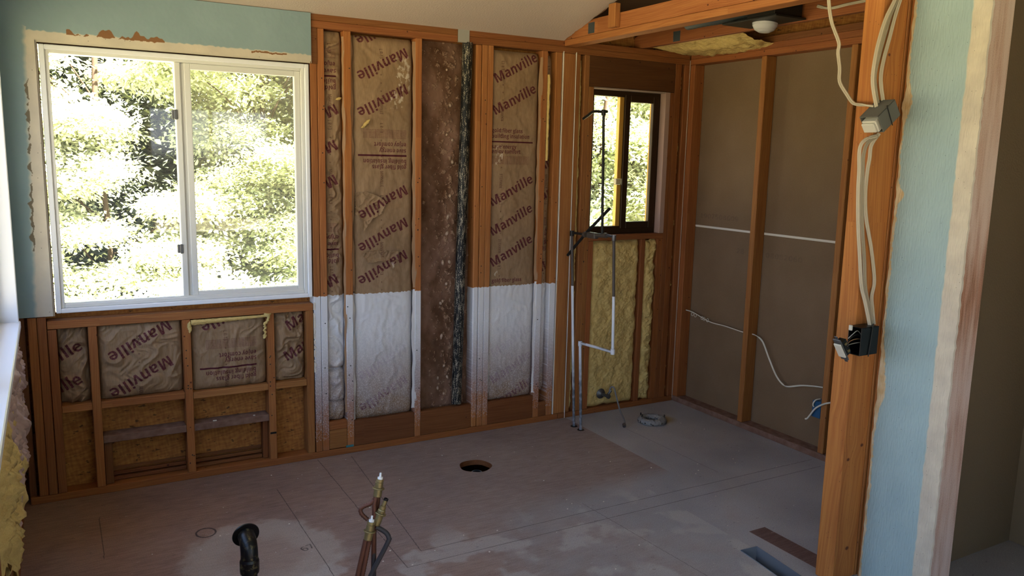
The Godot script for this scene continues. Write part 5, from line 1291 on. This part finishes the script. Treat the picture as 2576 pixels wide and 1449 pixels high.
func build_electrical():
	var upper := wall_box("junction_box", "grey switch box tilted on the post with a pale switch in it, upper of two", V(-1.204, 1.884, 2.376), 0.65, 0.080, 0.070, 0.111, M.box_grey)
	var sw := MB.new()
	sw.box(V(-0.006, -0.030, -0.034), V(0.03, 0.018, 0.026), 0, 0.003); sw.box(V(-0.016, -0.026, -0.032), V(-0.005, 0.012, 0.022), 1, 0.003)
	obj("switch", sw, M.device, upper)
	var lower := wall_box("junction_box", "black box on the post with a torn-out receptacle hanging from it, lower of two", V(-1.178, 1.053, 2.366), 0.0, 0.060, 0.112, 0.105, M.black)
	var rc := Node3D.new(); rc.name = "receptacle"; lower.add_child(rc, true)
	rc.position = V(-0.062, -0.025, -0.004); rc.rotation.z = 0.62
	var yk := MB.new(); yk.box(V(-0.010, -0.052, -0.017), V(-0.004, 0.052, 0.017), 1, 0.001)
	yk.box(V(-0.007, -0.066, -0.007), V(-0.004, -0.05, 0.007), 1, 0.001); yk.box(V(-0.007, 0.05, -0.007), V(-0.004, 0.066, 0.007), 1, 0.001)
	obj("yoke", yk, M.steel, rc)
	yk = MB.new(); yk.box(V(-0.018, -0.034, -0.017), V(-0.010, 0.034, 0.017), 1, 0.003)
	obj("face", yk, M.device, rc)
	yk = MB.new(); yk.box(V(-0.004, -0.035, -0.016), V(0.024, 0.035, 0.016), 1, 0.003)
	obj("body", yk, M.black, rc)
	for y in [-0.018, 0.018]:
		yk = MB.new(); yk.box(V(0.004, y - 0.005, 0.0155), V(0.016, y + 0.005, 0.020), 1, 0.001)
		obj("terminal_screw", yk, M.brass, rc)
	for k in 4:
		var y0 := 0.028 - 0.016 * k
		tube_obj("wire", smooth_path([V(0.06, y0 * 0.4, -0.01 + 0.008 * k), V(0.0, y0 + 0.014, 0.012), V(-0.04, y0 + 0.004, 0.020 - 0.006 * k), V(-0.052, y0 - 0.012, 0.012)], 0.008), 0.0016, mat([Color(0.6, 0.6, 0.58), Color(0.1, 0.1, 0.1), Color(0.55, 0.42, 0.3), Color(0.5, 0.5, 0.48)][k], 0.5), lower, 6)
	var cl := MB.new(); cl.box(V(-0.035, 0.045, -0.004), V(-0.026, 0.066, 0.010), 1, 0.002)
	obj("clip", cl, M.device, lower)
	# cables on the post
	cable("single white cable hanging from the beam and swinging to the upper box", [V(-1.150, 2.50, 2.080), V(-1.152, 2.379, 2.091), V(-1.152, 2.301, 2.110), V(-1.152, 2.259, 2.130), V(-1.152, 2.205, 2.157), V(-1.152, 2.170, 2.156), V(-1.152, 2.109, 2.170), V(-1.152, 2.058, 2.175), V(-1.152, 2.010, 2.211), V(-1.156, 1.971, 2.251), V(-1.185, 1.960, 2.315), V(-1.170, 1.955, 2.352)], M.cable, 0.0040)
	var G := "white cables running down the post"
	cable("leftmost white cable coming down the post to the top of the upper box", [V(-1.070, 2.42, 2.350), V(-1.104, 2.345, 2.352), V(-1.141, 2.285, 2.353), V(-1.169, 2.221, 2.355), V(-1.194, 2.133, 2.359), V(-1.200, 2.042, 2.361), V(-1.170, 1.950, 2.365)], M.cable, 0.0040, G)
	cable("middle white cable coming down the post to the top of the upper box", [V(-1.050, 2.42, 2.340), V(-1.080, 2.351, 2.343), V(-1.110, 2.290, 2.343), V(-1.136, 2.217, 2.346), V(-1.162, 2.138, 2.349), V(-1.178, 2.055, 2.352), V(-1.152, 1.960, 2.357)], M.cable_grey, 0.0040, G)
	cable("rightmost white cable coming down the post to the top of the upper box", [V(-1.035, 2.42, 2.346), V(-1.066, 2.350, 2.347), V(-1.088, 2.286, 2.347), V(-1.112, 2.202, 2.349), V(-1.136, 2.128, 2.352), V(-1.148, 2.055, 2.356), V(-1.134, 1.968, 2.366)], M.cable, 0.0040, G)
	cable("leftmost white cable running from the upper box down into the lower box", [V(-1.150, 1.845, 2.362), V(-1.205, 1.830, 2.358), V(-1.232, 1.795, 2.356), V(-1.222, 1.712, 2.354), V(-1.216, 1.637, 2.353), V(-1.199, 1.512, 2.353), V(-1.172, 1.384, 2.353), V(-1.146, 1.268, 2.353), V(-1.116, 1.198, 2.355), V(-1.090, 1.105, 2.366)], M.cable, 0.0040, G)
	cable("middle white cable running from the upper box down into the lower box", [V(-1.138, 1.845, 2.357), V(-1.180, 1.82, 2.350), V(-1.197, 1.775, 2.348), V(-1.193, 1.712, 2.348), V(-1.186, 1.637, 2.348), V(-1.169, 1.511, 2.348), V(-1.139, 1.382, 2.348), V(-1.114, 1.255, 2.348), V(-1.080, 1.168, 2.352), V(-1.073, 1.104, 2.362)], M.cable_grey, 0.0040, G)
	cable("rightmost white cable bowed out between the upper box and the lower box", [V(-1.118, 1.855, 2.348), V(-1.150, 1.81, 2.343), V(-1.152, 1.76, 2.342), V(-1.158, 1.712, 2.342), V(-1.158, 1.627, 2.342), V(-1.141, 1.535, 2.342), V(-1.091, 1.405, 2.342), V(-1.056, 1.283, 2.342), V(-1.064, 1.219, 2.343), V(-1.054, 1.165, 2.345), V(-1.046, 1.105, 2.352)], M.cable, 0.0040, G)
	# cable through the studs of the right wall
	cable("thin cream cable looping through the studs low on the right wall", [V(0.045, 0.690, 0.0), V(0.045, 0.680, 0.031), V(0.045, 0.676, 0.122), V(0.045, 0.640, 0.285), V(0.045, 0.637, 0.444), V(0.045, 0.629, 0.597), V(0.045, 0.630, 0.67), V(0.045, 0.630, 0.715), V(0.045, 0.602, 0.779), V(0.045, 0.500, 0.846), V(0.045, 0.408, 0.912), V(0.045, 0.365, 0.971), V(0.045, 0.363, 1.015), V(0.045, 0.397, 1.119), V(0.045, 0.422, 1.251), V(0.045, 0.43, 1.36), V(0.045, 0.46, 1.60)], M.cable_white, 0.0030)
	for k in 5:
		var z: float = [0.115, 0.145, 0.215, 0.235, 0.27][k]
		var rp := []
		for i in 13: rp.append(V(0.045 + 0.003 * sin(TAU * i / 12.0), 0.662 - 0.10 * (z - 0.11) + 0.012 * cos(TAU * i / 12.0), z + 0.008 * sin(TAU * i / 12.0)))
		var ring := tube_obj("wire_tie", rp, 0.0016, M.cable_white, get_node("cable_007"), 5)
		ring.set_meta("label", "white wire tie round the cable")
	var bx := thing("outlet_box", "blue plastic outlet box low on the right wall with white cable ends", "outlet box")
	var mb := MB.new()
	mb.box(V(0.002, 0.245, 1.240), V(0.006, 0.345, 1.300), 1, 0.001); mb.box(V(0.006, 0.245, 1.240), V(0.065, 0.249, 1.300), 1, 0.001)
	mb.box(V(0.006, 0.341, 1.240), V(0.065, 0.345, 1.300), 1, 0.001); mb.box(V(0.006, 0.245, 1.240), V(0.065, 0.345, 1.244), 1, 0.001)
	obj("box_shell", mb, M.box_blue, bx)
	tube_obj("cable_end", smooth_path([V(0.03, 0.355, 1.27), V(0.0, 0.350, 1.262), V(-0.012, 0.325, 1.255), V(-0.01, 0.31, 1.262)], 0.01), 0.0045, M.cable_white, bx, 8)
	tube_obj("cable_end", smooth_path([V(0.02, 0.36, 1.36), V(-0.006, 0.345, 1.327), V(-0.010, 0.305, 1.275), V(-0.012, 0.26, 1.245), V(-0.012, 0.226, 1.222), V(-0.006, 0.219, 1.205)], 0.01), 0.0055, M.cable_white, bx, 8)
	# bath fan with its light, hanging crooked between the trusses
	var fan := thing("bath_fan_light", "white glass dome of the old bath fan light hanging between the ceiling trusses", "light fitting")
	mb = MB.new(); mb.lathe([Vector2(0.0, -0.045), Vector2(0.030, -0.042), Vector2(0.052, -0.030), Vector2(0.064, -0.010), Vector2(0.066, 0.004), Vector2(0.0, 0.004)], towards(V(-0.540, 2.462, 1.175), V(0.08, 1, 0.0)), 28)
	obj("glass_dome", mb, mat(Color(0.74, 0.74, 0.75), 0.25), fan)
	mb = MB.new(); mb.box(V(-0.66, 2.470, 0.98), V(-0.44, 2.480, 1.36), 2, 0.002); mb.box(V(-0.65, 2.48, 1.15), V(-0.45, 2.62, 1.34), 2, 0.003)
	obj("fan_housing", mb, M.steel_dark, fan)
	var fd := MB.new(); fd.tube(smooth_path([V(-0.70, 2.52, 0.74), V(-0.66, 2.53, 0.86), V(-0.60, 2.54, 0.98), V(-0.56, 2.55, 1.15)], 0.012), 0.050, 16, true, 0.05)
	obj("duct", fd, M.hanger, fan)
	cable("white cable clipped along the second roof truss", [V(-0.434, 2.53, 1.42), V(-0.434, 2.508, 1.50), V(-0.434, 2.512, 1.60), V(-0.434, 2.52, 2.1)], M.cable, 0.0045)
	# sagging wool over the back corner
	var sg := thing("sagging_wool", "dirty yellow glass wool sagging from the ceiling over the back corner", "insulation")
	mb = MB.new()
	var f := func(s: float, u: float):
		var x := lerpf(-0.385, 0.05, s); var z := lerpf(-0.02, 0.74, u)
		var sag := 0.060 * sin(PI * clampf(0.15 + u * 0.85, 0.0, 1.0)) * smoothstep(0.0, 0.5, s) + 0.035 * smoothstep(0.5, 0.95, u) * smoothstep(0.2, 0.7, s)
		return V(x, 2.495 - sag + 0.018 * nz.get_noise_2d(x * 9.0, z * 9.0), z)
	mb.sheet(30, 60, f, func(s: float, u: float): return Vector2(s, u), Vector3.DOWN)
	obj("wool", mb, M.fiberglass, sg)

func build_floor_things():
	var st := MB.new()
	for k in 90:
		var p := V(rng.randf_range(-3.6, -0.2), 0.0, rng.randf_range(0.05, 1.9))
		if Vector2(p.x + 1.876, p.z - 0.503).length() < 0.12 or (p.z > 1.8 and p.x > -1.4): continue
		var r := rng.randf_range(0.0015, 0.005)
		st.box(p, p + V(r * 1.6, r * 0.8, r), 0, r * 0.2, Vector2.ZERO, 1, 1, Transform3D())
	var o := obj("plaster_crumbs", st, M.gypsum)
	tag(o, "scattered white plaster crumbs on the bare floor", "debris"); o.set_meta("kind", "stuff")
	var tag_strip := MB.new(); tag_strip.box(V(-2.47, 0.039, -0.01), V(-2.425, 0.051, 0.004), 0, 0.001)
	var ts := obj("paper_scrap", tag_strip, mat(Color(0.22, 0.46, 0.48), 0.7))
	tag(ts, "teal paper scrap tucked on the bottom plate at the foot of the narrow batt", "scrap")
	M.scrap = mat(Color(0.8, 0.78, 0.72), 0.9)
	for q in [[V(-3.20, 0.3012, -0.020), 0.012, "left"], [V(-2.99, 0.3012, -0.018), 0.007, "right"]]:
		var mb := MB.new(); mb.box(q[0], q[0] + V(q[1] * 1.6, 0.004, q[1]), 0, 0.001)
		var c := obj("plaster_chip", mb, M.scrap)
		tag(c, "%s white plaster chip lying on the lower block under the big window" % ("larger left" if q[2] == "left" else "smaller right"), "debris")

# ------------------------------------------------------------------ garden
func leaf_mesh(size: float, narrow: float, spread: float, many: int) -> ArrayMesh:   # a flat spray of leaves
	var vs := PackedVector3Array(); var ns := PackedVector3Array()
	var r := RandomNumberGenerator.new(); r.seed = 4 + many
	for k in many:
		var a := TAU * r.randf()
		var o := V(r.randfn() * spread, r.randfn() * spread * 0.30, r.randfn() * spread)
		var d := V(cos(a), r.randf_range(-0.55, 0.25), sin(a)).normalized(); var s := d.cross(V(r.randfn() * 0.3, 1.0, r.randfn() * 0.3)).normalized()
		var t := o + d * size * r.randf_range(0.75, 1.25)
		var m := (o + t) * 0.5 + V(0, size * 0.08, 0)
		var w := s * size * narrow
		var nn := s.cross(d).normalized()
		if nn.y < 0: nn = -nn
		for f in [[o, m + w, m - w], [m + w, t, m - w]]:
			if (f[1] - f[0]).cross(f[2] - f[0]).dot(nn) > 0.0: f = [f[0], f[2], f[1]]
			for p in f: vs.append(p); ns.append(nn)
	var a := []
	a.resize(Mesh.ARRAY_MAX)
	a[Mesh.ARRAY_VERTEX] = vs; a[Mesh.ARRAY_NORMAL] = ns
	var am := ArrayMesh.new(); am.add_surface_from_arrays(Mesh.PRIMITIVE_TRIANGLES, a)
	return am

func leaf_mat(c: Color) -> StandardMaterial3D:
	var m := mat(c, 0.55); m.vertex_color_use_as_albedo = true
	m.backlight_enabled = true; m.backlight = Color(0.55, 0.55, 0.35); m.cull_mode = BaseMaterial3D.CULL_DISABLED
	return m

# pads: [centre, rx, ry, rz, sprigs]
func tree(called: String, label: String, category: String, group: String, base: Vector3, pads: Array, leaf: Mesh, m: Material, tint: Callable, trunk_r: float):
	var t := thing(called, label, category, group)
	t.position = base
	var src := leaf.surface_get_arrays(0)
	var bv: PackedVector3Array = src[Mesh.ARRAY_VERTEX]; var bn: PackedVector3Array = src[Mesh.ARRAY_NORMAL]
	var v := PackedVector3Array(); var n := PackedVector3Array(); var c := PackedColorArray()
	var one := PackedColorArray(); one.resize(bv.size())
	for p in pads:
		for i in p[4]:
			var d := V(rng.randfn(), rng.randfn(), rng.randfn()).normalized() * pow(rng.randf(), 0.4)
			var at: Vector3 = p[0] + V(d.x * p[1], d.y * p[2], d.z * p[3])
			var b := Basis(Vector3.UP, rng.randf() * TAU) * Basis(Vector3.RIGHT, rng.randfn() * 0.45) * Basis(V(0, 0, 1), rng.randfn() * 0.45)
			v.append_array(Transform3D(b * rng.randf_range(0.75, 1.3), at) * bv)
			n.append_array(Transform3D(b, Vector3.ZERO) * bn)
			one.fill(tint.call())
			c.append_array(one)
	var arr := []
	arr.resize(Mesh.ARRAY_MAX)
	arr[Mesh.ARRAY_VERTEX] = v; arr[Mesh.ARRAY_NORMAL] = n; arr[Mesh.ARRAY_COLOR] = c
	var am := ArrayMesh.new(); am.add_surface_from_arrays(Mesh.PRIMITIVE_TRIANGLES, arr)
	var fo := MeshInstance3D.new(); fo.name = "foliage"; fo.mesh = am; fo.material_override = m; fo.set_meta("kind", "stuff")
	t.add_child(fo, true)
	# trunk and a twig to some of the pads
	var top := 0.0
	for p in pads: top = maxf(top, p[0].y)
	var bark := MB.new()
	bark.tube(smooth_path([V(0, -0.05, 0), V(0.05, top * 0.3, 0.03), V(-0.03, top * 0.65, -0.02), V(0.02, top * 0.95, 0)], 0.15), trunk_r, 8)
	obj("trunk", bark, M.bark, t)
	for i in range(0, pads.size(), 2):
		var p = pads[i]
		var h: float = clampf(p[0].y - 0.35, 0.1, top)
		var br := MB.new()
		br.tube(smooth_path([V(0, h * 0.8, 0), p[0] * V(0.5, 0, 0.5) + V(0, h, 0), p[0]], 0.12), trunk_r * 0.3, 5)
		obj("branch", br, M.bark, t)

func build_outdoors():
	M.bark = mat(Color(0.22, 0.17, 0.13), 0.95)
	var grass := MB.new()
	var gf := func(s: float, u: float): return V(lerpf(-40.0, 40.0, s), -1.0 + 0.15 * nz.get_noise_2d(s * 20.0, u * 20.0), lerpf(-60.0, 30.0, u))
	grass.sheet(40, 40, gf, func(s: float, u: float): return Vector2(s, u), Vector3.UP)
	var go := obj("lawn", grass, mat(Color(0.44, 0.42, 0.33), 1.0)); go.set_meta("kind", "structure")
	var broad := leaf_mesh(0.062, 0.27, 0.12, 40); var fine := leaf_mesh(0.10, 0.10, 0.09, 26); var big := leaf_mesh(0.15, 0.22, 0.19, 26)
	var green := func(): var q := rng.randf_range(0.7, 1.2); return Color(0.50 * q, 0.55 * q * rng.randf_range(0.95, 1.05), 0.37 * q)
	var pale := func(): var q := rng.randf_range(0.75, 1.25); return Color(0.64 * q, 0.67 * q, 0.52 * q)
	var deep := func(): var q := rng.randf_range(0.5, 1.1); return Color(0.105 * q, 0.125 * q, 0.075 * q)
	var red := func(): var q := rng.randf_range(0.7, 1.2); return Color(0.75 * q, 0.42 * q, 0.36 * q) if rng.randf() < 0.45 else Color(0.6 * q, 0.6 * q, 0.36 * q)
	var lm := leaf_mat(Color.WHITE)
	var G := "trees and shrubs outside the windows"; var E := "evergreens at the back of the garden"
	# layered tree that fills the left pane
	var pads := []
	for k in 30:
		var y := 0.2 + 4.4 * k / 29.0
		pads.append([V(rng.randf_range(-1.7, 1.4), y, rng.randf_range(-0.4, 0.6)), rng.randf_range(0.45, 0.95), rng.randf_range(0.07, 0.14), rng.randf_range(0.4, 0.7), 130])
	tree("layered_tree", "tall layered bright tree filling the left pane of the big window", "tree", G, V(-3.3, -1.0, -7.2), pads, broad, lm, pale, 0.035)
	pads = []
	for k in 34:
		var y := 0.5 + 4.2 * k / 33.0
		pads.append([V(rng.randf_range(-1.3, 1.3), y, rng.randf_range(-0.5, 0.5)), rng.randf_range(0.4, 0.8), rng.randf_range(0.10, 0.2), rng.randf_range(0.4, 0.7), 90])
	tree("leafy_tree", "leafy yellow-green tree behind the screened right pane of the big window", "tree", G, V(-1.2, -1.0, -7.4), pads, broad, lm, green, 0.035)
	pads = []
	for k in 14: pads.append([V(rng.randf_range(-0.9, 0.9), rng.randf_range(0.15, 1.05), rng.randf_range(-0.3, 0.5)), rng.randf_range(0.3, 0.5), rng.randf_range(0.12, 0.25), 0.35, 90])
	tree("low_shrub", "low pale shrub with narrow leaves below the right pane of the big window", "shrub", G, V(-1.75, -1.0, -4.6), pads, fine, lm, pale, 0.015)
	pads = []
	for k in 6: pads.append([V(rng.randf_range(-0.3, 0.3), rng.randf_range(0.3, 0.75), rng.randf_range(-0.2, 0.2)), 0.22, 0.14, 0.2, 60])
	tree("red_shrub", "small reddish shrub at the lower right of the big window", "shrub", G, V(-1.05, -1.0, -4.9), pads, fine, lm, red, 0.012)
	pads = []
	for k in 12: pads.append([V(rng.randf_range(-1.0, 1.0), rng.randf_range(0.2, 1.15), rng.randf_range(-0.3, 0.3)), rng.randf_range(0.35, 0.6), rng.randf_range(0.07, 0.13), 0.4, 90])
	tree("low_shrub", "low bright shrub spread along the bottom of the left pane", "shrub", G, V(-3.3, -1.0, -5.0), pads, broad, lm, pale, 0.015)
	# darker trees further back
	for q in [[-5.6, -10.5, 5.6, "dark evergreen at far left behind the layered tree"], [-3.4, -11.0, 6.2, "dark evergreen standing behind the middle of the layered tree"], [-1.0, -10.2, 6.0, "dark evergreen behind the leafy yellow-green tree"], [1.3, -9.6, 5.8, "dark evergreen farthest right of those behind the big window"]]:
		pads = []
		for k in 34: pads.append([V(rng.randf_range(-1.5, 1.5), 0.3 + q[2] * k / 33.0, rng.randf_range(-0.7, 0.7)), rng.randf_range(0.7, 1.2), rng.randf_range(0.25, 0.45), 0.8, 45])
		tree("dark_tree", q[3], "tree", E, V(q[0], -1.0, q[1]), pads, big, lm, deep, 0.08)
	# seen through the bath window
	pads = []
	for k in 34: pads.append([V(rng.randf_range(-1.2, 1.2), 0.9 + 3.0 * k / 33.0, rng.randf_range(-0.6, 0.6)), rng.randf_range(0.4, 0.8), rng.randf_range(0.14, 0.26), 0.5, 60])
	tree("garden_tree", "broad-leaved tree with bare twigs seen through the small bath window", "tree", G, V(2.35, -1.0, -4.2), pads, broad, lm, green, 0.03)
	pads = []
	for k in 30: pads.append([V(rng.randf_range(-1.5, 1.5), 0.6 + 4.2 * k / 29.0, rng.randf_range(-0.6, 0.6)), rng.randf_range(0.7, 1.1), 0.35, 0.7, 45])
	tree("dark_tree", "dark evergreen behind the tree outside the bath window", "tree", E, V(4.4, -1.0, -7.6), pads, big, lm, deep, 0.08)
